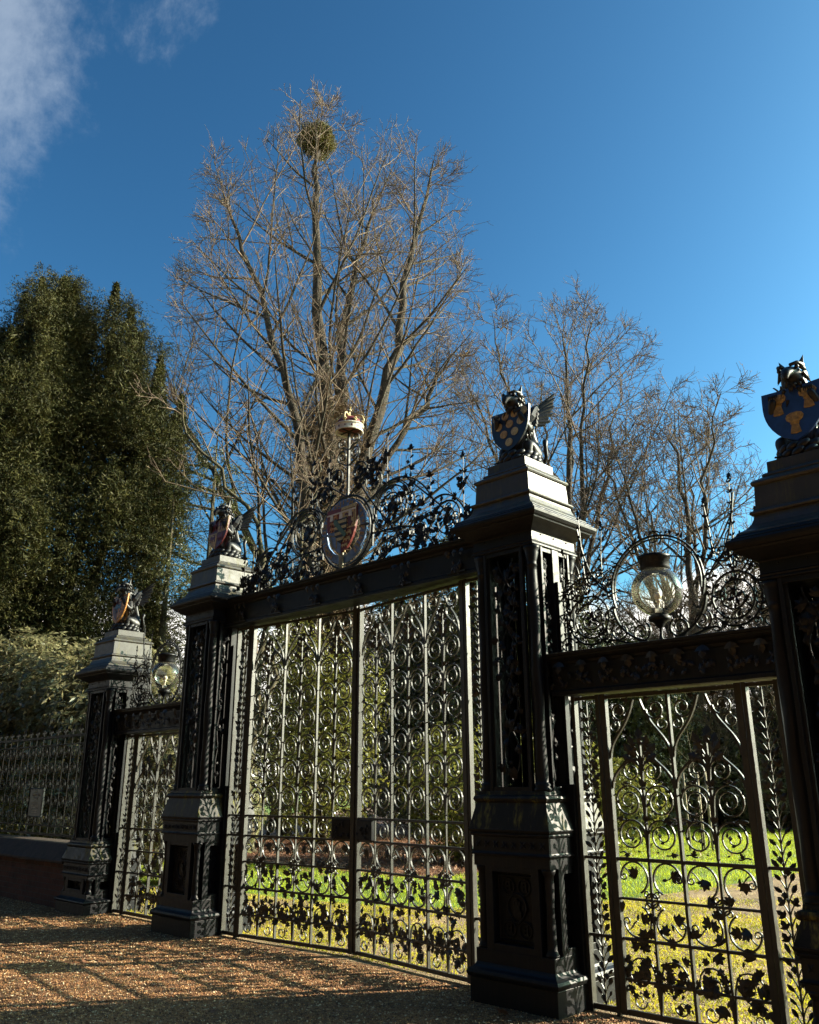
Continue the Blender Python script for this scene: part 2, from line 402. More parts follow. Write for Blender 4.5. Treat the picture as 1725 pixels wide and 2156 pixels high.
# ------------------------------------------------------------------ wrought iron in a plane (u along x, v = z)
class IW:
    """ribbons and leaves drawn in (u,v), given real depth across the plane"""
    def __init__(s): s.V = []; s.F = []; s.n = 0
    def ribbon(s, pts, w=.007, d=.009, taper=1.0, y=0):
        P = np.array(pts, float); k = len(P)
        T = np.gradient(P, axis=0); T /= (np.linalg.norm(T, axis=1)[:, None]+1e-9)
        N = np.stack([-T[:, 1], T[:, 0]], 1)
        W = w*np.linspace(1, taper, k)[:, None]; D = d*np.linspace(1, taper, k)
        A = P+N*W; B = P-N*W
        V = np.stack([np.stack([A[:, 0], y-D, A[:, 1]], 1), np.stack([B[:, 0], y-D, B[:, 1]], 1), np.stack([B[:, 0], y+D, B[:, 1]], 1), np.stack([A[:, 0], y+D, A[:, 1]], 1)], 1).reshape(-1, 3)
        i = np.arange(k-1)[:, None]*4; j = np.arange(4)[None, :]; j2 = (j+1) % 4
        F = np.stack([i+j, i+j2, i+j2+4, i+j+4], -1).reshape(-1, 4)
        F = np.vstack([F, [[0, 1, 2, 3]], [[4*k-1, 4*k-2, 4*k-3, 4*k-4]]])
        s.V.append(V); s.F.append(F+s.n); s.n += len(V)
    def blob(s, u, v, r, y=0, d=None):
        d = d or r
        V = np.array([(u-r, y, v), (u, y-d, v), (u+r, y, v), (u, y+d, v), (u, y, v-r), (u, y, v+r)])
        F = np.array([(0, 1, 5, 5), (1, 2, 5, 5), (2, 3, 5, 5), (3, 0, 5, 5), (1, 0, 4, 4), (2, 1, 4, 4), (3, 2, 4, 4), (0, 3, 4, 4)])
        s.V.append(V); s.F.append(F+s.n); s.n += 6
    def leaf(s, u, v, ang, size, kind='ivy', y=0, rng=random):
        SH = {'ivy': [(0, 0), (.18, .38), (.5, .62), (.42, .25), (.78, .3), (1.1, 0), (.78, -.3), (.42, -.25), (.5, -.62), (.18, -.38)],
              'bud': [(0, 0), (.3, .2), (.65, .22), (1, 0), (.65, -.22), (.3, -.2)],
              'oak': [(0, 0), (.2, .22), (.35, .14), (.5, .36), (.62, .2), (.8, .3), (1.15, 0), (.8, -.3), (.62, -.2), (.5, -.36), (.35, -.14), (.2, -.22)],
              'vine': [(0, 0), (.05, .45), (.35, .7), (.4, .42), (.8, .6), (.78, .25), (1.15, 0), (.78, -.25), (.8, -.6), (.4, -.42), (.35, -.7), (.05, -.45)],
              'star': [(0, 0), (.35, .15), (.35, .6), (.6, .2), (1.1, 0), (.6, -.2), (.35, -.6), (.35, -.15)]}[kind]
        ca, sa = math.cos(ang), math.sin(ang); tilt = rng.uniform(-.35, .35); tw = rng.uniform(-.3, .3)
        pts = []
        for a, b in SH: pts.append((u+size*(a*ca-b*sa), y+size*(a*tilt+b*tw), v+size*(a*sa+b*ca)))
        c = (u+size*.5*ca, y+size*(.5*tilt-.16), v+size*.5*sa); c2 = (c[0], c[1]+.006+size*.05, c[2])
        n = len(pts); V = np.array(pts+[c, c2])
        F = np.array([(i, (i+1) % n, n, n) for i in range(n)]+[((i+1) % n, i, n+1, n+1) for i in range(n)])
        s.V.append(V); s.F.append(F+s.n); s.n += n+2
    def spiral(s, cu, cv, r, a0, turns, sgn=1, w=.006, d=.012, rin=.18, n=None, lead=None, center=None):
        """spiral from radius r at angle a0 inwards"""
        n = n or int(14*turns)+4
        t = np.linspace(0, 1, n); rad = r*(1-(1-rin)*t**1.25); a = a0+sgn*2*PI*turns*t
        P = np.stack([cu+rad*np.cos(a), cv+rad*np.sin(a)], 1)
        if lead is not None: P = np.vstack([np.array(lead), P])
        s.ribbon(P, w, d, .6)
        if center == 'bud': s.blob(P[-1, 0], P[-1, 1], r*.16)
        elif center == 'rose':
            for k in range(4): s.leaf(cu, cv, a[-1]+k*PI/2, r*.32, 'bud')
        elif center: 
            for k in range(3): s.leaf(cu, cv, a[-1]+k*2.1, r*.42, center)
        return P
    def arc(s, cu, cv, r, a0, a1, w=.006, d=.009, n=16):
        a = np.linspace(a0, a1, n); s.ribbon(np.stack([cu+r*np.cos(a), cv+r*np.sin(a)], 1), w, d)
    def circle(s, cu, cv, r, w=.006, d=.009): s.arc(cu, cv, r, 0, 2*PI, w, d, 28)
    def mesh(s, name): return np_mesh(name, np.vstack(s.V), np.vstack(s.F))
    def build(s, name, m, parent=None):
        V = np.vstack(s.V); F = np.vstack(s.F)
        tri = F[:, 2] == F[:, 3]
        me = bpy.data.meshes.new(name)
        FL = [tuple(f[:3]) if t else tuple(f) for f, t in zip(F.tolist(), tri.tolist())]
        me.from_pydata(V.tolist(), [], FL); me.update()
        return link(name, me, m, parent)
def bez(p0, p1, p2, p3, n=10):
    t = np.linspace(0, 1, n)[:, None]; p0, p1, p2, p3 = map(np.array, (p0, p1, p2, p3))
    return (1-t)**3*p0+3*(1-t)**2*t*p1+3*(1-t)*t*t*p2+t**3*p3

def scroll_pair(w, u, v, r, rng, leafy=True, wd=.006, center='rose', stemlen=None):
    """two spirals springing from a stem at u, centred at height v"""
    for s in (-1, 1):
        cu = u+s*(r+.012)
        st = (u, v-r*1.25)
        lead = bez(st, (u+s*r*.1, v-r*.3), (u+s*r*.05, v+r*.5), (cu-s*r*.72, v+r*.72), 6)[:-1]
        a0 = PI/2+s*.72
        # spiral begins near the stem on top and runs outward, down and in
        w.spiral(cu, v, r, a0, rng.uniform(1.6, 1.95), -s, wd, .009, .2, lead=lead, center=center)
        if leafy:
            for a, k in ((PI/2-s*.2, .38), (PI/2-s*1.1, .3), (-PI/2-s*.3, .25)):
                w.leaf(cu+r*math.cos(a), v+r*math.sin(a), a+s*.9*-1, r*k*rng.uniform(.8, 1.2), 'bud', 0, rng)
            for q in range(3): w.leaf(cu+r*.5*math.cos(a0+q*2), v+r*.5*math.sin(a0+q*2), a0+PI*.7+q*2, r*.36, 'bud', 0, rng)
            w.leaf(cu+s*-r*.9, v+r*.95, PI/2+s*.7, r*.45, 'ivy', 0, rng)
    for s in (-1, 1):
        e = u+s*(2*r+.012)
        w.ribbon(bez((e, v-r*1.1), (e-s*r*.5, v-r*.9), (e-s*r*.35, v-r*1.25), (e-s*r*.8, v-r*1.15), 7), .005, .007)
        w.leaf(e-s*r*.5, v-r*1.12, rng.uniform(0, 6.28), r*.38, 'ivy', 0, rng); w.leaf(e-s*.012, v+rng.uniform(-.3, .6)*r, PI/2+s*.7, r*.36, 'bud', 0, rng)
        w.leaf(u+s*.008, v+r*rng.uniform(-.4, .3), PI/2-s*.7, r*.4, 'bud', 0, rng)
    w.blob(u, v-r*1.2, .017); w.blob(u, v-r*1.05, .012)

def lyre(w, u, v0, v1, hw, rng, kind='ivy'):
    """crowning ornament of a bay: palmette stem inside two ogee straps with leafy scrolls"""
    H = v1-v0
    for s in (-1, 1):
        P = bez((u+s*hw*.95, v0), (u+s*hw*.9, v0+H*.35), (u+s*hw*.05, v0+H*.35), (u+s*hw*.22, v0+H*.62), 12)
        w.ribbon(P, .008, .012)
        P = bez((u+s*hw*.95, v0+.0), (u+s*hw*.95, v0+H*.5), (u+s*hw*.3, v0+H*.55), (u+s*hw*.12, v0+H*.86), 12)
        w.ribbon(P, .008, .012)
        w.spiral(u+s*hw*.55, v0+H*.78, hw*.34, PI-0.2 if s > 0 else .2, 1.5, s, .007, .01, .25, center=kind)
        w.spiral(u+s*hw*.62, v0+H*.20, hw*.26, PI/2, 1.4, s, .006, .009, .25, center=None)
        w.leaf(u+s*hw*.3, v0+H*.93, rng.uniform(.2, .8) if s > 0 else PI-rng.uniform(.2, .8), hw*.28, kind, 0, rng)
        for q in range(4):
            w.leaf(u+s*.01, v0+H*(.12+.13*q), (PI/2-s*(.95-.12*q)), hw*.42*(1-.12*q), 'oak', 0, rng)
    w.ribbon([(u, v0), (u, v0+H*.62)], .006, .008)
    w.leaf(u, v0+H*.52, PI/2, hw*.35, 'oak', 0, rng)

def vine_bay(w, u0, u1, v0, v1, rng):
    """free vine scrolls with lobed leaves filling a rectangle"""
    wd, h = u1-u0, v1-v0; uc = (u0+u1)/2
    for s in (-1, 1):
        c = uc+s*wd*.25
        w.spiral(c, v0+h*.52, wd*.21, PI/2+s*.9, 1.15, -s, .006, .008, .35, lead=bez((uc, v0), (uc+s*.02, v0+h*.2), (uc+s*.01, v0+h*.5), (c-s*wd*.17, v0+h*.52+wd*.13), 6)[:-1])
        w.spiral(c+s*wd*.05, v0+h*.15, wd*.10, 0 if s < 0 else PI, 1.1, s, .005, .007, .3)
        for k in range(26):
            a = rng.uniform(0, 2*PI); rr = wd*rng.uniform(.02, .27)
            w.leaf(c+rr*math.cos(a), v0+h*.5+rr*1.0*math.sin(a), rng.uniform(0, 2*PI), rng.uniform(.04, .075), rng.choice(['vine', 'ivy']), rng.uniform(-.012, .012), rng)
        for k in range(4):
            w.leaf(c+rng.uniform(-.4, .4)*wd*.5, v0+h*rng.uniform(.04, .96), rng.uniform(0, 2*PI), rng.uniform(.03, .05), 'bud', 0, rng)
        for k in range(3): w.blob(c+rng.uniform(-.2, .2)*wd, v0+h*rng.uniform(.1, .9), .013)

def s_bay(w, u0, u1, v0, v1, rng):
    """crossing C scrolls (two rows between three rails)"""
    uc = (u0+u1)/2; wd = u1-u0; vm = (v0+v1)/2
    for s in (-1, 1):
        for t in (-1, 1):
            c = (uc+s*wd*.25, vm+t*(v1-v0)*.27)
            a0 = math.atan2(-t, -s)
            w.arc(c[0], c[1], wd*.205, a0+.35*s*t, a0+.35*s*t+s*t*-4.2, .006, .009, 18)
            e = a0+.35*s*t-s*t*4.2
            w.spiral(c[0]+wd*.16*math.cos(e), c[1]+wd*.16*math.sin(e), wd*.05, e, 1.1, -s*t, .005, .008, .3)
            w.spiral(uc+s*wd*.07, vm+t*wd*.08, wd*.055, 0 if s < 0 else PI, 1.2, s*t, .005, .008, .2)
            w.leaf(c[0], c[1], rng.uniform(0, 6.28), wd*.09, 'bud', 0, rng)
            w.leaf(c[0]+.03, c[1]+.02, rng.uniform(0, 6.28), wd*.13, 'vine', 0, rng)
            w.ribbon(bez(c, (c[0]+s*.03, c[1]), (c[0]+s*.04, c[1]+t*.05), (c[0]+s*wd*.14, c[1]+t*wd*.12), 6), .004, .006)
        w.circle(uc, vm, wd*.09, .006, .009) if s > 0 else None

# ------------------------------------------------------------------ ground
def sheet(name, pts, z, m, kind='structure'):
    me = bpy.data.meshes.new(name); me.from_pydata([(x, y, z) for x, y in pts], [], [tuple(range(len(pts)))]); me.update()
    o = link(name, me, m); o['kind'] = kind
    return o
def smooth_poly(pts, n=6):
    out = []; k = len(pts)
    for i in range(k):
        p0, p1, p2, p3 = [np.array(pts[(i+j-1) % k], float) for j in range(4)]
        for t in np.linspace(0, 1, n, endpoint=False):
            out.append(tuple(.5*((2*p1)+(-p0+p2)*t+(2*p0-5*p1+4*p2-p3)*t*t+(-p0+3*p1-3*p2+p3)*t**3)))
    return out
sheet('terrain', [(-900, -900), (900, -900), (900, 900), (-900, 900)], -.012, M['lawn'])
sheet('gravel_forecourt', [(-60, -40), (40, -40), (40, 6.24), (-60, 6.24)], 0, M['gravel'])
# rolled heath of gravel and moss just inside, then lawns, the drive and the shrub bed
inner = smooth_poly([(-15, 6.3), (-13.5, 8.6), (-10.8, 8.9), (-8.2, 10.2), (-7.2, 14), (-6.5, 26), (-3, 45), (3, 45), (2.5, 26), (3, 14), (6, 9), (30, 8), (30, 6.3)], 6)
sheet('drive', inner, -.004, M['drive'])
sheet('shrub_bed', smooth_poly([(-45, 11.2), (-20, 12), (-15, 12.3), (-11.8, 12.6), (-12.2, 16.0), (-14.5, 17.2), (-17, 20), (-22, 27), (-45, 30)]), -.006, M['litter'])
sheet('far_bed', smooth_poly([(-40, 27), (-24, 30.5), (-18, 32), (-10, 38), (-4, 48), (-10, 80), (-60, 80)]), -.003, M['litter'])

# blades, fallen leaves and stones (uncountable)
rngn = np.random.default_rng(5)
def blades(name, P, hmin, hmax, w, m, label, lean=.5):
    n = len(P); a = rngn.uniform(0, 2*PI, n); h = rngn.uniform(hmin, hmax, n)
    dx, dy = np.cos(a)*w, np.sin(a)*w
    l = rngn.normal(0, lean, (n, 2))*h[:, None]
    A = np.stack([P[:, 0]-dx, P[:, 1]-dy, P[:, 2]], 1); B = np.stack([P[:, 0]+dx, P[:, 1]+dy, P[:, 2]], 1)
    T = np.stack([P[:, 0]+l[:, 0], P[:, 1]+l[:, 1], P[:, 2]+h], 1)
    V = np.stack([A, B, T], 1).reshape(-1, 3); F = np.arange(3*n).reshape(-1, 3)
    o = link(name, np_mesh(name, V, F), m); tag(o, label, name.replace('_', ' '), None, 'stuff')
    return o
def inpoly(P, poly):
    x, y = P[:, 0], P[:, 1]; c = np.zeros(len(P), bool); k = len(poly)
    for i in range(k):
        x0, y0 = poly[i]; x1, y1 = poly[(i+1) % k]
        c ^= ((y0 > y) != (y1 > y)) & (x < (x1-x0)*(y-y0)/(y1-y0+1e-12)+x0)
    return c
def scatter(n, x0, x1, y0, y1, z=0): return np.stack([rngn.uniform(x0, x1, n), rngn.uniform(y0, y1, n), np.full(n, z)], 1)
bedp = smooth_poly([(-45, 11.2), (-20, 12), (-15, 12.3), (-11.8, 12.6), (-12.2, 16.0), (-14.5, 17.2), (-17, 20), (-22, 27), (-45, 30)])
P = scatter(210000, -26, -3, 8.5, 34, -.01)
keep = ~inpoly(P, inner) & ~inpoly(P, bedp); P = P[keep]
blades('grass', P, .03, .09, .006, M['grass'], 'short sunlit green grass of the lawns beyond the iron gates')
P = scatter(330000, -14, 1, 6.35, 24, -.002)
lum = np.sin(P[:, 0]*1.3+P[:, 1]*.9)+np.sin(P[:, 0]*2.7-P[:, 1]*2.1+1)+rngn.normal(0, .8, len(P))
thr = np.where(P[:, 1] < 12, -.6, np.where(P[:, 1] < 15, .5, 1.9))
keep = inpoly(P, inner) & (lum > thr); P = P[keep]
blades('moss', P, .012, .04, .007, M['moss'], 'yellow green moss and thin grass spreading over the drive just inside the gates', .8)
# leaf litter under the shrubs
def leaf_cards(P, D, N, L, W):
    """diamond leaves: centres P, long axes D, normals N"""
    S = np.cross(D, N); S /= np.linalg.norm(S, axis=1)[:, None]+1e-9
    L = L[:, None]; W = W[:, None]
    V = np.stack([P-D*L*.5, P+S*W*.5+N*W*.12, P+D*L*.5, P-S*W*.5+N*W*.12], 1).reshape(-1, 3)
    return V, np.arange(4*len(P)).reshape(-1, 4)
def runit(n):
    v = rngn.normal(size=(n, 3)); return v/np.linalg.norm(v, axis=1)[:, None]
P = scatter(26000, -24, -9.5, 11.2, 22, .015); P = P[inpoly(P, bedp) | (rngn.random(len(P)) < .13)]
D = runit(len(P)); D[:, 2] *= .35; D /= np.linalg.norm(D, axis=1)[:, None]; N = runit(len(P))*.5+np.array([0, 0, 1.]); N /= np.linalg.norm(N, axis=1)[:, None]
V, F = leaf_cards(P, D, N, rngn.uniform(.05, .11, len(P)), rngn.uniform(.04, .07, len(P)))
tag(link('leaf_litter', np_mesh('leaf_litter', V, F), M['deadleaf']), 'reddish brown fallen leaves lying in the bed under the evergreens', 'leaf litter', None, 'stuff')
# loose stones of the forecourt
n = 110000
P = scatter(n, -15.5, -.5, 1.6, 6.15, .003)
dist = np.hypot(P[:, 0], P[:, 1]); s = rngn.uniform(.004, .0105, n)
base = np.array([(1, 0, 0), (0, 1, 0), (-1, 0, 0), (0, -1, 0), (0, 0, .8), (0, 0, -.5)])
a = rngn.uniform(0, 2*PI, n); ca, sa = np.cos(a), np.sin(a)
B = base[None]*rngn.uniform(.6, 1.3, (n, 6, 1))*s[:, None, None]
V = np.stack([B[..., 0]*ca[:, None]-B[..., 1]*sa[:, None], B[..., 0]*sa[:, None]+B[..., 1]*ca[:, None], B[..., 2]], -1)+P[:, None, :]
f = np.array([(0, 1, 4), (1, 2, 4), (2, 3, 4), (3, 0, 4), (1, 0, 5), (2, 1, 5), (3, 2, 5), (0, 3, 5)])
F = (f[None]+np.arange(n)[:, None, None]*6).reshape(-1, 3)
tag(link('loose_stones', np_mesh('loose_stones', V.reshape(-1, 3), F), M['stone']), 'loose orange and cream stones of the gravel forecourt', 'gravel', None, 'stuff')

# single fallen leaves
def fallen_leaf(x, y, s, rz, label, z=.012):
    rng = random.Random(int(abs(x*1000)))
    pts = []
    sh = [(0, 0), (.15, .22), (.3, .12), (.45, .36), (.6, .2), (.8, .3), (1.1, 0), (.8, -.3), (.6, -.2), (.45, -.36), (.3, -.12), (.15, -.22)]
    V = [(a-.5, b, .12*math.cos(b*6+a*2)+.05*a) for a, b in sh]
    V = [(p[0]*s, p[1]*s, p[2]*s) for p in V]; n = len(V); V.append((0, 0, .02*s)); 
    V.append((-.85*s, .05*s, .1*s)); V.append((-.84*s, .09*s, .1*s))
    F = [(i, (i+1) % n, n) for i in range(n)]+[(0, n+1, n+2)]
    me = bpy.data.meshes.new('fallen_leaf'); me.from_pydata(V, [], F); me.update()
    o = link('fallen_leaf', me, M['deadleaf']); o.location = (x, y, z); o.rotation_euler = (rng.uniform(-.3, .3), rng.uniform(-.3, .3), rz)
    tag(o, label, 'leaf', 'fallen leaves on the gravel')
fallen_leaf(-4.55, 5.62, .12, .6, 'large curled brown oak leaf against the front foot of the black pier with gold discs', .03)
fallen_leaf(-3.72, 5.70, .12, 2.2, 'pale brown leaf propped beside the right corner of the black pier with gold discs', .05)
for i, (x, y) in enumerate([(-8.8, 4.4), (-9.9, 3.9), (-7.2, 4.9), (-6.2, 4.2), (-11.2, 4.9), (-6.6, 3.2), (-5.7, 5.4), (-8.1, 3.5), (-5.2, 4.9)]):
    fallen_leaf(x, y, .07, i*1.3, 'small brown fallen leaf lying on the open gravel')

# ------------------------------------------------------------------ piers
CY = 6.243
PX = [-12.242, -9.607, -4.584, -1.961]
def leaf_panel(parent, name, x0, x1, z0, z1, y, seed, axis='x', dense=1.0):
    w = IW(); rng = random.Random(seed)
    uc = (x0+x1)/2; wd = x1-x0
    for k in range(2):
        t = np.linspace(0, 1, 50); ph = k*PI
        w.ribbon(np.stack([uc+wd*.25*np.sin(t*14+ph), z0+.03+(z1-z0-.06)*t], 1), .005, .005)
    n = int((z1-z0)*46*dense)
    for i in range(n):
        v = z0+(z1-z0)*(.04+.92*((i+rng.random())/n))
        if rng.random() > .25+.85*(v-z0)/(z1-z0): continue
        w.leaf(uc+rng.uniform(-.36, .36)*wd, v, rng.uniform(0, 2*PI), rng.uniform(.05, .085), rng.choice(['oak', 'vine', 'ivy']), rng.uniform(-.015, .01), rng)
    o = w.build(name, M['iron'], parent)
    return o
def pier(i, big, label):
    cx = PX[i]; dz = .665 if big else 0
    t = empty('gate_pier', (cx, CY, 0), label, 'pier', 'iron gate piers')
    zl = 1.297 if big else .681; zs = 1.508 if big else .835
    zt = zl-.20       # top of die
    b = MB().sq([(.425, -.02), (.425, .18 if big else .13)])
    b.sq([(.425, .181), (.44, .19), (.45, .215), (.44, .24), (.41, .255), (.395, .27), (.385, .29)] if big else [(.425, .131), (.44, .14), (.448, .155), (.44, .17), (.41, .18), (.395, .19), (.385, .20)])
    b.build('base', M['iron'], t, bevel=.004)
    z0 = .29 if big else .20; z0b = z0+.10 if big else z0+.05; z1b = zt-.085 if big else zt-.04
    d = MB().sq([(.385, z0-.002), (.385, z0b)]).sq([(.385, z1b), (.385, zt)])
    d.sq([(.30, z0b-.01), (.30, z1b+.01)])
    for a in (0, 1):
        for s in (-1, 1):
            # face slabs with a sunk panel in the middle
            for u0, u1 in ((-.27, -.195), (.195, .27)):
                if a == 0: d.b2(u0, u1, min(s*.29, s*.384), max(s*.29, s*.384), z0b-.005, z1b+.005)
                else: d.b2(min(s*.29, s*.384), max(s*.29, s*.384), u0, u1, z0b-.005, z1b+.005)
            for v0, v1 in ((z0b-.005, z0b+.05), (z1b-.04, z1b+.005)):
                if a == 0: d.b2(-.2, .2, min(s*.29, s*.3825), max(s*.29, s*.3825), v0, v1)
                else: d.b2(min(s*.29, s*.3825), max(s*.29, s*.3825), -.2, .2, v0, v1)
    d.build('die', M['iron'], t, bevel=.003)
    # relief panel on the front: four roundels round a shield with a castle
    def relief(s):
        p = MB(); hz = (z1b-z0b-.12)/2; zc = (z0b+z1b)/2+.005; y = -.315
        p.b2(-.185, .185, -.312, -.298, zc-hz, zc+hz)
        p.tube([(-.18, y, zc-hz+.01), (.18, y, zc-hz+.01), (.18, y, zc+hz-.01), (-.18, y, zc+hz-.01)], .009, 6, True)
        if big:
            for sx in (-1, 1):
                for sz in (-1, 1):
                    c = (sx*.080, zc+sz*.158)
                    p.tube([(c[0]+.060*math.cos(q*PI/10), y-.006, c[1]+.060*math.sin(q*PI/10)) for q in range(20)], .007, 6, True)
                    for q in range(3): p.box((c[0], y-.004, c[1]-.03+q*.03), (.06-.012*q, .012, .012)); 
                    p.box((c[0]-.018, y-.004, c[1]), (.012, .014, .075)); p.box((c[0]+.018, y-.004, c[1]), (.012, .014, .07))
            p.tube([(.095*math.cos(q*PI/12)*(1 if math.sin(q*PI/12) > 0 else 1-.25*abs(math.sin(q*PI/12))), y-.006, zc+.105*math.sin(q*PI/12)) for q in range(24)], .009, 6, True)
            p.b2(-.045, .045, y-.014, y, zc-.065, zc-.02); p.b2(-.03, .03, y-.016, y, zc-.02, zc+.02)
            for q in (-1, 0, 1): p.b2(q*.028-.011, q*.028+.011, y-.018, y, zc+.02, zc+.05+(q == 0)*.02)
        else:
            p.tube([(.07*math.cos(q*PI/10), y-.006, zc+.07*math.sin(q*PI/10)) for q in range(20)], .007, 6, True)
        return p
    relief(1).build('relief_panel', M['iron'], t)
    if big:
        r2 = relief(1); r2.v = [(-y, x, z) for x, y, z in r2.v]; r2.build('relief_panel', M['iron'], t)
    for sx in (-1, 1):
        for sy in (-1, 1):
            hh = z1b-z0b
            pr = [(.05, 0), (.052, .015), (.042, .03), (.038, .045)]+[(.036, .05+(hh-.1)*k/14) for k in range(15)]+[(.04, hh-.045), (.052, hh-.02), (.055, hh)]
            MB().lathe(pr, (sx*.333, sy*.333, z0b), 14, 14, .08, 2).build('colonnette', M['iron'], t, True)
    fz = MB().sq([(.40, zt), (.405, zt+.012), (.392, zt+.02), (.388, zt+.03), (.388, zt+.145), (.40, zt+.15), (.405, zt+.165), (.40, zt+.172), (.41, zt+.18), (.418, zl-.005), (.418, zl+.004)])
    fz.build('frieze', M['iron'], t, bevel=.002)
    wv = IW(); rng = random.Random(31+i)
    for k in range(8):
        u = -.33+k*.094
        for q in range(4): wv.leaf(u, zt+.085, PI/4+q*PI/2, .042, 'bud', -.392, rng)
        wv.blob(u, zt+.085, .012, -.395)
    wv.build('leaf_frieze', M['iron'], t)
    MB().sq([(.412, zl+.003), (.41, zl+.01), (.362, zs), (.375, zs+.012), (.382, zs+.03), (.375, zs+.05), (.35, zs+.06), (.345, zs+.09)]).build('sloping_plinth', M['slope'], t, bevel=.002)
    # cage shaft
    b0 = zs+.088; b1 = 3.01+dz
    fr = MB()
    for a in range(4):
        q = MB()
        for s in (-1, 1):
            q.b2(s*.205-.014, s*.205+.014, -.342, -.30, b0, b1)
            q.b2(s*.235-.012, s*.235+.012, -.30, -.27, b0, b1)
            q.b2(s*.18-.012, s*.18+.012, -.318, -.292, b0+.032, b1-.032)
        q.b2(-.205, .205, -.336, -.296, b0, b0+.035); q.b2(-.205, .205, -.336, -.296, b1-.04, b1)
        for _ in range(a): q.v = [(-y, x, z) for x, y, z in q.v]
        fr.add(q.v, q.f)
    fr.build('shaft_frame', M['iron'], t, bevel=.002)
    pl = MB()
    for s in (-1, 1):
        pl.b2(min(s*.010, s*.19), max(s*.010, s*.19), .276, .288, b0+.03, b1-.03)
        pl.b2(-.288, -.276, min(s*.03, s*.17), max(s*.03, s*.17), b0+.03, b1-.03)
        if s > 0: pl.b2(.05, .07, .08, .22, b0, b1)
        pl.b2(s*.23-.02, s*.23+.02, .21, .25, b0, b1)
    pl.build('back_plate', M['iron'], t)
    leaf_panel(t, 'leaf_panel', -.165, .165, b0+.05, b1-.05, 0, 50+i, dense=1.6).location = (0, -.30, 0)
    for k, s in enumerate((-1, 1)):
        for yy in (-.12, .12):
            o = leaf_panel(t, 'leaf_panel', -.055, .055, b0+.05, b1-.05, 0, 70+i*4+k*2+int(yy > 0), dense=.8)
            o.location = (s*.30, yy, 0); o.rotation_euler = (0, 0, s*PI/2)
    for sx in (-1, 1):
        for sy in (-1, 1):
            hh = b1-b0
            N_ = 40
            pr = [(.07, 0), (.072, .02), (.058, .035), (.066, .05), (.055, .065), (.05, .07)]+[(.048, .075+(hh-.26)*k/N_) for k in range(N_+1)]+[(.055, hh-.18), (.047, hh-.165), (.05, hh-.14), (.066, hh-.07), (.062, hh-.05), (.074, hh-.03), (.076, hh-.002)]
            MB().lathe(pr, (sx*.282, sy*.282, b0), 18, 9, .085, 2).build('twisted_column', M['iron'], t, True)
    sides = {0: (1,), 1: (-1, 1), 2: (-1, 1), 3: (-1,)}[i]
    pp = MB()
    for s in (-1, 1):
        pp.b2(min(s*.30, s*.43), max(s*.30, s*.43), -.06, .06, .20, zl+.35)
        pp.b2(min(s*.29, s*.345), max(s*.29, s*.345), -.05, .05, zl+.352, b1)
        pp.b2(min(s*.345, s*.375), max(s*.345, s*.375), -.03, .03, zl+.352, b1-.3)
    pp.build('pilaster', M['iron'], t, bevel=.003)
    z = dz
    MB().sq([(.345, 3.01+z), (.352, 3.015+z), (.352, 3.028+z), (.34, 3.035+z), (.346, 3.05+z), (.336, 3.058+z), (.334, 3.14+z)]).build('entablature', M['iron'], t, bevel=.002)
    rv = MB()
    for k in range(3):
        for s in (-1, 1):
            rv.ball((-.2+.2*k, s*.336, 3.12+z), .008, 6); rv.ball((s*.336, -.2+.2*k, 3.12+z), .008, 6)
    rv.build('rivets', M['iron'], t)
    MB().sq([(.333, 3.139+z), (.34, 3.15+z), (.37, 3.165+z), (.42, 3.195+z), (.455, 3.22+z), (.46, 3.235+z), (.475, 3.24+z), (.492, 3.262+z), (.495, 3.285+z), (.485, 3.30+z), (.462, 3.306+z), (.462, 3.318+z), (.44, 3.33+z), (.43, 3.345+z)]).build('cornice', M['iron'], t, bevel=.002)
    MB().sq([(.43, 3.346+z), (.425, 3.358+z), (.38, 3.385+z), (.348, 3.42+z), (.33, 3.465+z), (.326, 3.49+z), (.345, 3.497+z), (.35, 3.508+z), (.345, 3.52+z), (.318, 3.53+z), (.314, 3.54+z), (.306, 3.70+z), (.305, 3.715+z), (.318, 3.722+z), (.325, 3.737+z), (.318, 3.752+z), (.30, 3.762+z), (.255, 3.79+z), (.26, 3.80+z), (.25, 3.815+z), (.228, 3.825+z), (.224, 3.83+z), (.222, 3.91+z)]).build('cap', M['cap'], t, bevel=.002)
    return t
pier(0, False, 'short black iron pier at the far left topped by the orange and yellow shield')
pier(1, True, 'tall black iron pier left of the main gates topped by the red and gold shield')
pier(2, True, 'tall black iron pier right of the main gates topped by the shield with gold discs')
pier(3, False, 'short black iron pier at the right edge of the photo topped by the blue shield')

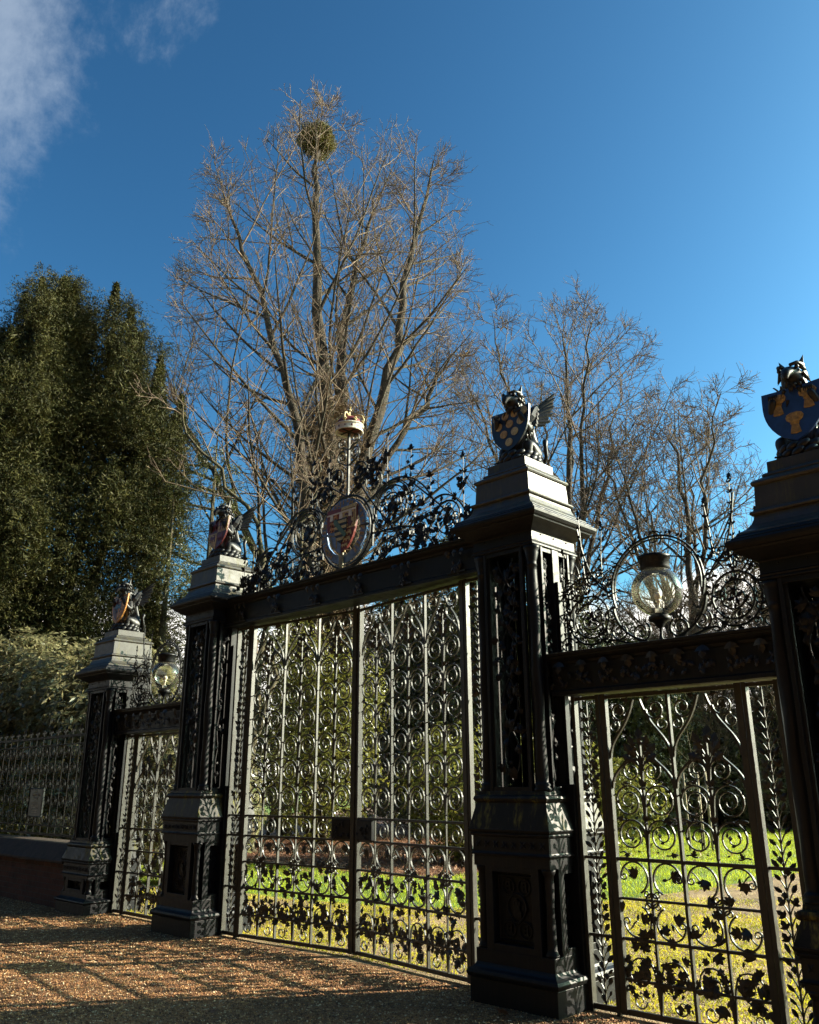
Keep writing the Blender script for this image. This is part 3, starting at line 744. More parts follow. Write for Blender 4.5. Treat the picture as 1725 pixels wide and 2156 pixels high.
# ------------------------------------------------------------------ griffin statues with shields
def skin_mesh(name, verts, edges, radii, root=0, sub=2):
    me = bpy.data.meshes.new(name); me.from_pydata(verts, edges, []); me.update()
    o = bpy.data.objects.new(name, me); col.objects.link(o)
    md = o.modifiers.new('skin', 'SKIN'); md.use_smooth_shade = True
    for k, r in enumerate(radii):
        sv = me.skin_vertices[0].data[k]; sv.radius = (r, r) if not isinstance(r, tuple) else r; sv.use_root = (k == root)
    s = o.modifiers.new('sub', 'SUBSURF'); s.levels = sub; s.render_levels = sub
    dg = bpy.context.evaluated_depsgraph_get(); dg.update()
    m2 = bpy.data.meshes.new_from_object(o.evaluated_get(dg)); m2.name = name
    bpy.data.objects.remove(o); return m2
gv = [(0, .08, .13), (0, .06, .26), (0, .02, .40), (0, .0, .50), (0, -.03, .60), (0, -.07, .685), (0, -.15, .685), (0, -.20, .655), (0, -.21, .60),
      (.11, .08, .14), (.15, -.07, .19), (.14, -.05, .06), (.14, -.15, .035),
      (-.11, .08, .14), (-.15, -.07, .19), (-.14, -.05, .06), (-.14, -.15, .035),
      (.10, -.02, .44), (.15, -.03, .34), (.17, -.12, .40), (.13, -.17, .50),
      (-.10, -.02, .44), (-.15, -.03, .34), (-.17, -.12, .40), (-.13, -.17, .50),
      (.02, .19, .08), (.10, .24, .05), (.17, .21, .12), (.19, .17, .22), (.17, .2, .30)]
ge = [(0, 1), (1, 2), (2, 3), (3, 4), (4, 5), (5, 6), (6, 7), (7, 8), (0, 9), (9, 10), (10, 11), (11, 12), (0, 13), (13, 14), (14, 15), (15, 16),
      (2, 17), (17, 18), (18, 19), (19, 20), (2, 21), (21, 22), (22, 23), (23, 24), (0, 25), (25, 26), (26, 27), (27, 28), (28, 29)]
gr = [.14, .12, .13, .11, .10, .095, .055, .038, .014, .10, .06, .04, .03, .10, .06, .04, .03, .06, .04, .032, .03, .06, .04, .032, .03, .03, .022, .02, .02, .035]
GRIFF = skin_mesh('body', gv, ge, gr)
def cone(mb, p, d, L, r, n=5):
    d = Vector(d).normalized(); a = d.orthogonal().normalized(); b = d.cross(a); p = Vector(p)
    vs = [p+(a*math.cos(2*PI*k/n)+b*math.sin(2*PI*k/n))*r for k in range(n)]+[p+d*L]
    mb.add(vs, [(k, (k+1) % n, n) for k in range(n)])
def griffin_parts():
    out = {}
    rng = random.Random(4)
    m = MB()
    for k in range(130):     # neck and head feathers
        h = rng.uniform(0, 1); a = rng.uniform(0, 2*PI); z = .45+.31*h; rr = .125-.04*h
        cxx, cyy = rr*math.cos(a), -.01-.06*h+rr*math.sin(a)
        if cyy < -.09 and z > .62: continue
        cone(m, (cxx*.9, cyy, z), (math.cos(a)*.5, math.sin(a)*.5+.2, -.8), .06, .018)
    for k in range(50):
        a = rng.uniform(-.6, PI+.6); z = rng.uniform(.3, .44)
        cone(m, (.12*math.cos(a), .03+.1*math.sin(a), z), (math.cos(a)*.4, math.sin(a)*.4, -1), .07, .02)
    for s in (-1, 1):       # eyes brow
        m.ball((s*.065, -.135, .715), .018, 8); m.tube([(s*.03, -.17, .725), (s*.07, -.13, .75), (s*.09, -.06, .745)], .014, 6)
        for q in range(5): cone(m, (s*.14+(q-2)*.014, -.17, .035), (0, -1, -.4), .04, .010); cone(m, (s*.13+(q-2)*.014, -.165, .52), (0, -.5, -1), .05, .010)
    out['feathers'] = m
    e = MB()
    for s in (-1, 1): cone(e, (s*.06, -.04, .75), (s*.35, .1, 1), .10, .03, 6)
    out['ears'] = e
    w = []
    for s in (-1, 1):
        q = MB()
        q.tube([(s*.08, .02, .44), (s*.11, .06, .52), (s*.125, .10, .60), (s*.13, .16, .66)], [.04, .05, .04, .02], 8)
        for k in range(9):
            f = k/8; a = R(50-42*f); L = .29-.12*f+.02*math.sin(k*3)
            p0 = Vector((s*(.12+.006*(k % 2)), .06+.05*(1-f)*1.2, .60-.17*f))
            d = Vector((s*.5, math.cos(a)*.86, math.sin(a)*.86)); n_ = Vector((0, -math.sin(a), math.cos(a)))
            W = .022; T = .008
            vs = []
            for tt, ww in ((0, .6), (.3, 1), (.7, .95), (.93, .6), (1, .15)):
                c = p0+d*L*tt
                vs += [c+n_*W*ww, c+Vector((s*T*.86, -T*.5, 0)), c-n_*W*ww, c-Vector((s*T*.86, -T*.5, 0))]
            fs = [(i*4+j, i*4+(j+1) % 4, i*4+4+(j+1) % 4, i*4+4+j) for i in range(4) for j in range(4)]+[(3, 2, 1, 0), (16, 17, 18, 19)]
            q.add(vs, fs)
            q.ball(p0+d*.05, .026, 8, (.4, 1, .8))
        w.append(q)
    out['wings'] = w
    wr = MB()               # twisted rope wreath, two coils
    for lv in range(2):
        for q in range(14):
            a = 2*PI*(q+lv*.5)/14; r = .178+.012*lv
            c = Vector((r*math.cos(a), .0+r*math.sin(a), .034+(1-lv)*.052))
            tdir = Vector((-math.sin(a), math.cos(a), .55)).normalized()
            wr.tube([c-tdir*.052, c-tdir*.03, c, c+tdir*.03, c+tdir*.052], [.012, .027, .033, .027, .012], 8)
    wr.lathe([(.165, 0), (.165, .09), (.1, .095)], (0, 0, -.002), 20)
    out['wreath'] = wr
    return out
GP = griffin_parts()
def shield_poly(w=.215, ht=.50, n=10, z0=.13):
    """outline in (x,z); flat top, curved point"""
    top = z0+ht; pts = [(-w, top), (-.5*w, top-.006), (0, top-.008), (.5*w, top-.006), (w, top)]
    for k in range(1, n+1):
        t = k/n; z = top-ht*t; x = w*(1-max(0, (t-.22)/.78)**2.3)**.72
        pts.append((x if k < n else 0, z))
    for k in range(n-1, 0, -1):
        x, z = pts[4+k]; pts.append((-x, z))
    return pts[::-1]
def clip_poly(poly, axis, val, keep_less):
    out = []
    for i in range(len(poly)):
        a, b = poly[i], poly[(i+1) % len(poly)]
        ia = (a[axis] < val) == keep_less; ib = (b[axis] < val) == keep_less
        if ia: out.append(a)
        if ia != ib:
            t = (val-a[axis])/(b[axis]-a[axis]); out.append(tuple(a[j]+(b[j]-a[j])*t for j in (0, 1)))
    return out
LION = [(-.42, .02), (-.50, .16), (-.42, .30), (-.34, .34), (-.30, .42), (-.22, .38), (-.20, .26), (-.05, .22), (.18, .24), (.24, .30), (.14, .36), (.02, .36), (.0, .44), (.10, .46), (.30, .44), (.33, .50), (.40, .42), (.34, .34), (.40, .22), (.42, .08), (.40, -.08), (.46, -.26), (.40, -.40), (.28, -.40), (.32, -.30), (.28, -.14), (.20, -.06), (.10, -.10), (.06, -.28), (.08, -.38), (-.04, -.40), (-.06, -.34), (-.02, -.26), (-.04, -.08), (-.18, -.08), (-.24, -.20), (-.22, -.36), (-.28, -.44), (-.40, -.42), (-.36, -.34), (-.32, -.22), (-.30, -.06), (-.46, -.06), (-.54, -.12), (-.58, -.02)]
def lion(cx, cz, s, sz=None):
    sz = sz or s
    return [(cx+x*s, cz+z*sz) for x, z in LION][::-1]
def tri_plate(mb, poly, y, t):
    from mathutils.geometry import tessellate_polygon
    tris = tessellate_polygon([[Vector((x, z, 0)) for x, z in poly]])
    n = len(poly); vs = [(x, y-t/2, z) for x, z in poly]+[(x, y+t/2, z) for x, z in poly]
    fs = [tuple(t_) for t_ in tris]+[(i, i+n, (i+1) % n+n, (i+1) % n) for i in range(n)]
    mb.add(vs, fs)
def make_shield(parent, kind):
    base_m = {'discs': 'blackp', 'garb': 'blue', 'quarter': 'darkred', 'bordure': 'orange'}[kind]
    sp = shield_poly()
    s = MB().plate(sp, 0, .022).build('shield', M[base_m], parent, bevel=.002)
    s.location = (0, -.17, .008); s.rotation_euler = (R(-6), 0, 0); s.scale = (1.06, 1, .90)
    y = -.0125
    if kind == 'discs':
        for row, n, z in ((0, 4, .565), (1, 3, .455), (2, 2, .345), (3, 1, .235)):
            for k in range(n):
                x = (k-(n-1)/2)*(.105 if n == 4 else .125)
                MB().plate([(x+.040*math.cos(-q*PI/12), z+.047*math.sin(-q*PI/12)) for q in range(24)], y, .008).build('gold_disc', M['gold'] if (k+row) % 3 else M['palegold'], s)
    elif kind == 'garb':
        for gx, gz in ((-.105, .50), (.105, .50), (0, .30)):
            rng = random.Random(int(gx*100+gz*10))
            m = MB()
            m.plate([(gx+x, gz+z) for x, z in [(-.035, -.10), (0, -.108), (.037, -.10), (.024, -.03), (.028, 0), (.055, .02), (.062, .05), (.05, .075), (.02, .088), (-.02, .088), (-.05, .075), (-.062, .05), (-.055, .02), (-.028, 0), (-.024, -.03)]], y, .009)
            m.tube([(gx-.03, y-.006, gz-.015), (gx+.03, y-.006, gz-.015)], .006, 6)
            for q in range(26):
                a = rng.uniform(-1, 1); m.tube([(gx+a*.02, y-.006, gz), (gx+a*.052, y-.009, gz+rng.uniform(.03, .078))], .0035, 4)
            for q in range(9): m.tube([(gx+(q-4)*.005, y-.006, gz-.02), (gx+(q-4)*.008, y-.006, gz-.098)], .003, 4)
            m.build('wheat_sheaf', M['gold'], s)
    elif kind == 'quarter':
        z_m = .40
        q1 = clip_poly(clip_poly(sp, 0, 0, False), 1, z_m, False); q3 = clip_poly(clip_poly(sp, 0, 0, True), 1, z_m, True)
        MB().plate(q1, y, .004).build('gold_quarter', M['gold'], s); MB().plate(q3, y, .004).build('gold_quarter', M['gold'], s)
        for cx_, cz_, sc_ in ((.105, .51, .165), (-.085, .315, .12), (-.105, .51, .155), (.08, .315, .12)):
            m = MB(); tri_plate(m, lion(cx_, cz_, sc_, sc_*1.1), y-.003, .004)
            m.build('lion', M['darkred'] if (cx_ > 0) == (cz_ > .4) else M['red'], s)
    else:
        inn = [(x*.80, .13+.5*.47+(z-.13-.5*.47)*.82+.005) for x, z in sp]
        MB().plate(inn, y, .004).build('white_border', M['white'], s)
        inn2 = [(x*.75, .13+.5*.47+(z-.13-.5*.47)*.78+.005) for x, z in sp]
        MB().plate(inn2, y-.0035, .004).build('brown_field', M['darkred'], s)
        inn3 = [(x*.73, .13+.5*.47+(z-.13-.5*.47)*.76+.005) for x, z in sp]
        MB().plate(clip_poly(inn3, 0, .0, False), y-.006, .004).build('yellow_half', M['orange'], s)
        m = MB(); m.b2(-.15, .15, y-.012, y-.008, .565, .575)
        for q in (-.09, 0, .09): m.plate([(q-.010, .565), (q+.010, .565), (q+.015, .515), (q-.015, .515)][::-1], y-.010, .004)
        m.build('label_bar', M['white'], s)
        m = MB(); tri_plate(m, lion(.0, .41, .19, .22), y-.0095, .004); m.build('lion', M['blackp'], s)
def griffin(i, big, kind, label):
    z = 3.91+(.665 if big else 0)
    t = empty('griffin_statue', (PX[i], CY, z), label, 'statue', 'griffin statues on the piers')
    b = link('body', GRIFF, M['statue'], t) if not GRIFF.materials else None
    if b is None:
        b = bpy.data.objects.new('body', GRIFF); col.objects.link(b); b.parent = t
    GP['feathers'].build('feathers', M['statue'], t, True)
    GP['ears'].build('ears', M['statue'], t)
    for w in GP['wings']: w.build('wing', M['statue'], t, False)
    GP['wreath'].build('rope_wreath', M['statue'], t, True)
    make_shield(t, kind)
griffin(0, False, 'bordure', 'black griffin statue holding an orange and yellow shield with a white inner border')
griffin(1, True, 'quarter', 'black griffin statue holding a quartered dark red and gold shield with lions')
griffin(2, True, 'discs', 'black griffin statue holding a black shield with ten gold discs')
griffin(3, False, 'garb', 'black griffin statue holding a blue shield with three gold wheat sheaves')

# ------------------------------------------------------------------ lintels
def lintel(x0, x1, z0, z1, nb, label, grp):
    t = empty('gate_lintel', ((x0+x1)/2, CY, z0), label, 'lintel')
    L = (x1-x0)/2; h = z1-z0
    f = -.155
    MB().xprof([(f, 0), (f, h-.10), (-f, h-.10), (-f, 0)], -L, L).build('beam', M['iron'], t)
    MB().xprof([(f-.018, -.012), (f-.018, .018), (f-.004, .03), (f+.05, .03), (f+.05, -.012)], -L, L).build('lower_moulding', M['iron'], t)
    MB().xprof([(f, h-.10), (f-.012, h-.095), (f-.02, h-.075), (f-.045, h-.06), (f-.06, h-.045), (f-.062, h-.03), (f-.075, h-.025), (f-.078, h-.005), (f-.06, h), (-f+.06, h), (-f+.078, h-.005), (-f+.06, h-.045), (-f, h-.10)], -L, L).build('cornice', M['iron'], t)
    rng = random.Random(9+nb)
    for k in range(nb):
        u = -L+2*L*(k+.5)/nb
        w = IW(); yy = f-.03
        if nb <= 6:
            for q in (-1, 0, 1): w.leaf(u+q*.095, h-.09, -PI/2, .07, 'ivy', yy-.02, rng)
            for q in range(12): w.leaf(u+rng.uniform(-.06, .06), h-.17-rng.random()*.11, -PI/2+rng.uniform(-1, 1), rng.uniform(.05, .075), 'oak', yy+.01, rng)
            w.ribbon([(u-.12, h-.315), (u+.12, h-.315)], .008, .02, 1, yy+.02)
        else:
            w.leaf(u, h-.075, -PI/2, .10, 'ivy', yy-.02, rng)
            for q in range(7): w.leaf(u+rng.uniform(-.08, .08), h-.15-rng.random()*.10, -PI/2+rng.uniform(-1.3, 1.3), rng.uniform(.05, .07), 'oak', yy+.01, rng)
        w.build('leaf_bracket', M['statue'], t)
    return t
lintel(PX[1]+.334, PX[2]-.334, 3.60, 3.94, 6, 'long high black lintel with leaf brackets over the main gates', '')
lintel(PX[2]+.346, PX[3]-.346, 2.375, 2.715, 9, 'lower black lintel over the right side gate under the large glass lamp', '')
lintel(PX[0]+.346, PX[1]-.346, 2.375, 2.715, 9, 'lower black lintel over the far left side gate under the smaller looking lamp', '')

# ------------------------------------------------------------------ gates
def bars(parent, name, x, z0, z1, w, d): return MB().b2(x-w/2, x+w/2, -d/2, d/2, z0, z1).build(name, M['bar'], parent, bevel=.0015)
def gate_leaf(loc, rz, label, W, hinge_left):
    t = empty('main_gate_leaf', loc, label, 'gate', 'main gate leaves', rz)
    s = 1 if hinge_left else -1
    X = lambda a: s*a
    rng = random.Random(77 if hinge_left else 88)
    MB().b2(min(X(0), X(.055)), max(X(0), X(.055)), -.03, .03, .015, 3.583).build('hinge_stile', M['bar'], t, bevel=.003)
    m = MB().b2(min(X(W-.05), X(W)), max(X(W-.05), X(W)), -.03, .03, .015, 3.583)
    if hinge_left: m.b2(X(W)-.03, X(W)+.022, -.045, -.031, .03, 3.60)
    for k in range(60): m.ball((X(W-.02), -.047 if hinge_left else -.031, .05+k*.06), .007, 6)
    m.build('meeting_stile', M['bar'], t, bevel=.002)
    rails = [(3.555, .028), (1.316, .022), (1.095, .022), (.813, .020), (.532, .022), (.255, .018), (.035, .035)]
    for z, h in rails: MB().b2(min(X(.055), X(W-.05)), max(X(.055), X(W-.05)), -.016, .016, z-h/2, z+h/2).build('rail', M['bar'], t, bevel=.002)
    xs = np.linspace(.055, W-.05, 4); bw = xs[1]-xs[0]
    for k in (1, 2): MB().b2(X(xs[k])-.010, X(xs[k])+.010, -.015, .015, .05, 3.545).build('upright_bar', M['bar'], t)
    for k in range(3):
        u = X((xs[k]+xs[k+1])/2)
        MB().b2(u-.007, u+.007, -.009, .009, .05, 3.02).build('stem', M['bar'], t)
        w = IW()
        r = bw/4-.016
        for q in range(6): scroll_pair(w, u, 1.52+q*.285+rng.uniform(-.008, .008), r*rng.uniform(.93, 1.03), rng, True, .008, ['rose', 'bud', 'rose'][q % 3] if q % 2 == 0 else 'bud')
        for ss in (-1, 1):
            w.spiral(u+ss*bw/4, 1.205, .085, PI/2, 1.5, -ss, .006, .008, .2, center='bud'); w.leaf(u+ss*bw*.12, 1.15, PI/2, .05, 'bud', 0, rng)
        lyre(w, u, 3.03, 3.545, bw/2-.012, rng, 'ivy')
        w.build('scrollwork', M['bar'], t)
        w = IW(); s_bay(w, u-bw/2, u+bw/2, .532, 1.095, rng)
        vine_bay(w, u-bw/2, u+bw/2, .05, .532, rng)
        for q in range(20): w.leaf(u+rng.uniform(-.5, .5)*bw*.95, rng.uniform(.45, .85), rng.uniform(0, 6.28), .06, 'vine', 0, rng)
        w.build('vine_work', M['bar'], t)
    lb = MB().b2(min(X(W-.30), X(W-.045)), max(X(W-.30), X(W-.045)), -.035, .035, 1.105, 1.305)
    lb.build('lock_box', M['iron'], t, bevel=.004)
    w = IW()
    for q in range(14): w.leaf(X(W-.17+rng.uniform(-.1, .1)), 1.205+rng.uniform(-.07, .07), rng.uniform(0, 6.28), .045, 'oak', -.04, rng)
    w.build('lock_ornament', M['iron'], t)
    return t
gl = .2/1.767
gate_leaf((-8.863, CY, 0), math.atan2(.2, 1.76), 'left leaf of the tall main gates, hinged beside the pier with the red shield', 1.765, True)
gate_leaf((-5.33, CY, 0), -math.atan2(.2, 1.76), 'right leaf of the tall main gates, hinged beside the pier with gold discs', 1.765, False)

def side_gate(xc, label):
    t = empty('side_gate', (xc, CY, 0), label, 'gate', 'small side gates')
    hw = .575; rng = random.Random(int(-xc*10))
    for s in (-1, 1): MB().b2(s*hw-.026, s*hw+.026, -.026, .026, .015, 2.36).build('stile', M['bar'], t, bevel=.003)
    for z, h in [(2.335, .03), (1.095, .026), (.813, .018), (.532, .022), (.255, .018), (.035, .04)]:
        MB().b2(-hw+.026, hw-.026, -.015, .015, z-h/2, z+h/2).build('rail', M['bar'], t, bevel=.002)
    MB().b2(-.011, .011, -.018, .018, .05, 2.325).build('upright_bar', M['bar'], t)
    bw = hw-.02
    for k in (-1, 1):
        u = k*bw/2
        MB().b2(u-.009, u+.009, -.011, .011, .05, 1.95).build('stem', M['bar'], t)
        w = IW()
        r = bw/4-.012
        scroll_pair(w, u, 1.27, r*.92, rng, True, .0065, 'bud'); scroll_pair(w, u, 1.52, r*.95, rng, True, .0065, None)
        scroll_pair(w, u, 1.745, r*.62, rng, True, .006, 'bud')
        w.blob(u, 1.36, .022); w.blob(u, 1.62, .026)
        for ss in (-1, 1):
            for q, (v, a, L) in enumerate([(1.80, .5, .11), (1.84, .9, .12), (1.88, 1.2, .12)]):
                w.ribbon(bez((u, v-.1), (u+ss*.01, v-.03), (u+ss*.03, v), (u+ss*.04, v+.02), 5), .005, .006)
                w.leaf(u+ss*.035, v+.01, PI/2-ss*(PI/2-a), L, 'oak', 0, rng)
        w.leaf(u, 1.93, PI/2, .13, 'oak', 0, rng)
        H0, H1 = 1.90, 2.32; hw2 = bw/2-.012
        for ss in (-1, 1):
            w.ribbon(bez((u+ss*hw2, H0-.05), (u+ss*hw2*.95, H0+.14), (u+ss*hw2*.45, H0+.12), (u+ss*.03, H1-.02), 14), .008, .012)
            w.spiral(u+ss*hw2*.60, H1-.105, hw2*.30, PI if ss > 0 else 0, 1.4, ss, .007, .01, .2, center='ivy')
            w.spiral(u+ss*hw2*.82, H0+.20, hw2*.20, PI/2, 1.2, ss, .006, .009, .3, center='star')
            w.ribbon(bez((u+ss*hw2, 1.62), (u+ss*hw2, 1.74), (u+ss*hw2*.6, 1.78), (u+ss*hw2*.4, 1.85), 8), .008, .012)
            w.leaf(u+ss*hw2*.2, H1-.03, PI/2-ss*1.3, .07, 'star', 0, rng)
        w.build('scrollwork', M['bar'], t)
        w = IW(); s_bay(w, u-bw/2, u+bw/2, .532, 1.095, rng); vine_bay(w, u-bw/2, u+bw/2, .05, .532, rng)
        for q in range(10): w.leaf(u+rng.uniform(-.5, .5)*bw*.9, rng.uniform(.45, .85), rng.uniform(0, 6.28), .07, 'vine', 0, rng)
        w.build('vine_work', M['bar'], t)
    return t
side_gate((PX[2]+PX[3])/2, 'small side gate between the pier with gold discs and the blue shield pier')
side_gate((PX[0]+PX[1])/2, 'small side gate between the pier with the orange shield and the red shield')

def side_panel(x0, x1, ztop, label, seed):
    """fixed narrow openwork panel between a pier and the hinge post of a gate"""
    t = empty('fixed_side_panel', ((x0+x1)/2, CY, 0), label, 'panel', 'narrow panels beside the gates')
    hw = (x1-x0)/2; rng = random.Random(seed)
    for s in (-1, 1): MB().b2(s*(hw-.018)-.016, s*(hw-.018)+.016, -.03, .03, .0, ztop).build('post', M['bar'], t, bevel=.002)
    rs = [(ztop-.02, .028), (1.095, .022), (.532, .022), (.035, .04)]
    if ztop > 3: rs.insert(1, (1.316, .02))
    for z, h in rs: MB().b2(-hw+.034, hw-.034, -.014, .014, z-h/2, z+h/2).build('rail', M['bar'], t)
    w = IW(); W_ = hw-.034
    w.ribbon([(0, .05), (0, ztop-.04)], .005, .007)
    v = .10
    while v < ztop-.1:
        kind = 'bud' if (v % .9) < .6 else 'ivy'
        if ztop < 3 and v > 1.95: kind = 'star'
        for s in (-1, 1):
            w.ribbon(bez((0, v-.05), (s*.012, v-.02), (s*.02, v), (s*W_*.35, v+.02), 5), .0035, .005)
            w.leaf(s*W_*.3, v+.015, PI/2-s*rng.uniform(.5, .9), W_*rng.uniform(.55, .8) if kind == 'bud' else W_*.6, 'bud' if kind == 'bud' else kind, 0, rng)
        if rng.random() < .3: w.blob(rng.choice((-1, 1))*.02, v, .028, 0, .015)
        v += .075
    w.build('vine', M['bar'], t)
XG = [-8.863-.004, -5.33+.004]
side_panel(PX[1]+.433, XG[0], 3.588, 'tall narrow vine panel on the left of the main gates', 1)
side_panel(XG[1], PX[2]-.433, 3.588, 'tall narrow vine panel on the right of the main gates', 2)
c = (PX[2]+PX[3])/2
side_panel(PX[2]+.433, c-.606, 2.36, 'narrow vine panel on the left of the right side gate', 3)
side_panel(c+.606, PX[3]-.433, 2.36, 'narrow vine panel on the right of the right side gate', 4)
c = (PX[0]+PX[1])/2
side_panel(PX[0]+.433, c-.606, 2.36, 'narrow vine panel on the left of the far left side gate', 5)
side_panel(c+.606, PX[1]-.433, 2.36, 'narrow vine panel on the right of the far left side gate', 6)

# ------------------------------------------------------------------ cresting over the main gates
XM = (PX[1]+PX[2])/2
t = empty('main_cresting', (XM, CY, 3.942), 'high leafy scrolled cresting above the main gates around the royal arms', 'cresting')
ZB = 3.942
def Z(z): return z-ZB
w = IW(); rng = random.Random(12)
w.circle(0, Z(4.455), .435, .012, .016); w.circle(0, Z(4.455), .395, .006, .010)
w.build('medallion_ring', M['crest'], t)
MB().b2(-.014, .014, -.014, .014, Z(4.89), Z(5.70)).build('crown_pole', M['crest'], t, bevel=.002)
for s in (-1, 1):
    w = IW()
    def sp(u, z, r, a0, turns, sg, lead=None, wd=.009, cen='vine'): w.spiral(s*u, Z(z), r, a0 if s > 0 else PI-a0, turns, sg*s, wd, .011, .16, lead=None if lead is None else [(s*a, Z(b)) for a, b in lead], center=cen)
    def st(pts, wd=.008): 
        P = bez(*[(s*a, Z(b)) for a, b in pts], 16); w.ribbon(P, wd, .01); return P
    sp(.75, 4.60, .25, 2.6, 2.2, -1, [(.43, 4.2), (.44, 4.45)])
    sp(1.56, 4.27, .20, 2.4, 2.1, -1, [(1.2, 4.0), (1.3, 4.2)])
    sp(1.15, 4.22, .17, .4, 1.7, 1)
    sp(.43, 4.97, .15, -.5, 1.8, 1, [(.30, 4.72), (.48, 4.80)], .007, 'ivy')
    sp(.20, 5.16, .13, -1.0, 1.8, 1, [(.03, 4.9)], .007, 'ivy')
    sp(.11, 5.42, .085, -1.2, 1.6, 1, [(.015, 5.28)], .006, 'bud')
    sp(.12, 5.60, .07, -2.0, 1.5, 1, [(.015, 5.48)], .005, 'bud')
    st([(.95, 3.96), (1.0, 4.2), (.55, 4.5), (.25, 4.95)], .009)
    st([(1.7, 3.96), (1.75, 4.3), (1.3, 4.55), (.95, 4.9)])
    st([(.45, 3.97), (.6, 4.1), (.8, 4.15), (1.0, 4.1)]); st([(.44, 4.35), (.6, 4.3), (1.1, 4.45), (1.35, 4.05)])
    sp(.62, 4.12, .10, 1.5, 1.5, 1, None, .007); sp(.92, 4.1, .09, 1.5, 1.4, -1, None, .007); sp(1.9, 4.12, .13, 2.5, 1.5, -1, None, .008)
    for k in range(26):
        u = rng.uniform(.5, 2.05); top = 4.85-.42*abs(u-.5); z = rng.uniform(4.03, max(4.12, top)); r_ = rng.uniform(.05, .10)
        sp(u, z, r_, rng.uniform(0, 6.28), rng.uniform(1.2, 1.9), rng.choice((-1, 1)), None, .0055, 'bud')
    for r_ in (.30, .275): w.arc(s*.75, Z(4.60), r_, 0, 2*PI*.8, .006, .011, 26)
    st([(.43, 4.75), (.75, 5.05), (1.15, 4.9), (1.35, 4.55)], .008); st([(1.35, 4.5), (1.5, 4.62), (1.75, 4.5), (1.85, 4.2)], .008)
    for u, z0, z1 in ((1.78, 3.95, 4.90), (1.32, 4.2, 4.80), (1.03, 4.6, 5.20), (.66, 4.85, 5.47), (.35, 5.0, 5.42), (2.02, 3.95, 4.5)):
        w.ribbon([(s*u, Z(z0)), (s*(u+.01), Z(z1))], .005, .0035, .6)
        for k in range(int((z1-z0)/.105)):
            zz_ = z0+.06+k*.105+rng.uniform(-.02, .02)
            for q in (-1, 1):
                if rng.random() < .25: continue
                w.leaf(s*u, Z(zz_+rng.uniform(-.03, .03)), PI/2-q*rng.uniform(.4, 1.2), .045+.045*rng.random(), rng.choice(['ivy', 'oak', 'bud']), rng.uniform(-.01, .01), rng)
        w.leaf(s*u, Z(z1-.02), PI/2, .08, 'ivy', 0, rng)
    for k in range(250):
        u = rng.uniform(.46, 2.1); top = 4.98-.45*abs(u-.5)+.12*math.sin(u*9); z = rng.uniform(3.97, max(4.1, top))
        if rng.random() < .55 and z > 4.25: continue
        w.leaf(s*u, Z(z), rng.uniform(0, 6.28), rng.uniform(.05, .085), rng.choice(['vine', 'ivy', 'oak']), rng.uniform(-.03, .03), rng)
    for k in range(45):
        u = rng.uniform(.1, .6); z = rng.uniform(4.9, 5.25)
        w.leaf(s*u, Z(z), rng.uniform(0, 6.28), rng.uniform(.045, .07), 'vine', rng.uniform(-.03, .03), rng)
    w.build('scrollwork', M['crest'], t)

# royal arms inside the ring
a = empty('coat_of_arms', (XM, CY-.05, 4.455), 'faded painted royal coat of arms with blue belt on the cresting of the main gates', 'coat of arms')
m = MB(); N_ = 48
vs = []; fs = []
for k in range(N_):
    an = 2*PI*k/N_; fo = .012*math.sin(k*2.3)
    for r, y in ((.385, 0), (.29, fo*.3), (.29, .02), (.385, .02)): vs.append((r*math.cos(an), y-abs(fo), r*math.sin(an)))
for k in range(N_):
    for j in range(4): fs.append((k*4+j, k*4+(j+1) % 4, ((k+1) % N_)*4+(j+1) % 4, ((k+1) % N_)*4+j))
m.add(vs, fs); belt = m.build('belt', M['skyblue'], a)
def text_mesh(body, size, m_, parent, loc, rot, name='lettering', extr=.002, font_shear=0):
    cu = bpy.data.curves.new(name, 'FONT'); cu.body = body; cu.size = size; cu.extrude = extr; cu.align_x = 'CENTER'; cu.align_y = 'CENTER'
    o = bpy.data.objects.new(name, cu); col.objects.link(o)
    dg = bpy.context.evaluated_depsgraph_get(); me = bpy.data.meshes.new_from_object(o.evaluated_get(dg)); me.name = name
    bpy.data.objects.remove(o)
    q = link(name, me, m_, parent); q.location = loc; q.rotation_euler = rot
    return q
let = []
V_, F_ = [], []
txt = "HONI \u00b7 SOIT \u00b7 QUI \u00b7 MAL \u00b7 Y \u00b7 PENSE".replace(' \u00b7 ', '*')
for k, ch in enumerate(txt):
    an = R(232-k*284/(len(txt)-1))
    cu = bpy.data.curves.new('l', 'FONT'); cu.body = ch; cu.size = .085; cu.extrude = .003; cu.align_x = 'CENTER'; cu.align_y = 'CENTER'
    o = bpy.data.objects.new('l', cu); col.objects.link(o); dg = bpy.context.evaluated_depsgraph_get(); me = bpy.data.meshes.new_from_object(o.evaluated_get(dg)); bpy.data.objects.remove(o)
    rr = .337; ro = an-PI/2; n0 = len(V_)
    for v in me.vertices:
        x, y = v.co.x*math.cos(ro)-v.co.y*math.sin(ro), v.co.x*math.sin(ro)+v.co.y*math.cos(ro)
        V_.append((rr*math.cos(an)+x, -.018-v.co.z, rr*math.sin(an)+y))
    F_ += [tuple(i+n0 for i in p.vertices) for p in me.polygons]
me = bpy.data.meshes.new('motto'); me.from_pydata(V_, [], F_); me.update(); link('motto', me, M['gold'], belt)
MB().plate([(-.035, -.27), (.035, -.27), (.035, -.42), (.025, -.45), (-.025, -.45), (-.035, -.42)][::-1], -.035, .02).build('belt_tongue', M['palestone'], a, bevel=.004)
MB().tube([(-.055, -.03, -.26), (.055, -.03, -.26), (.055, -.03, -.19), (-.055, -.03, -.19)], .009, 6, True).build('buckle', M['gold'], a)
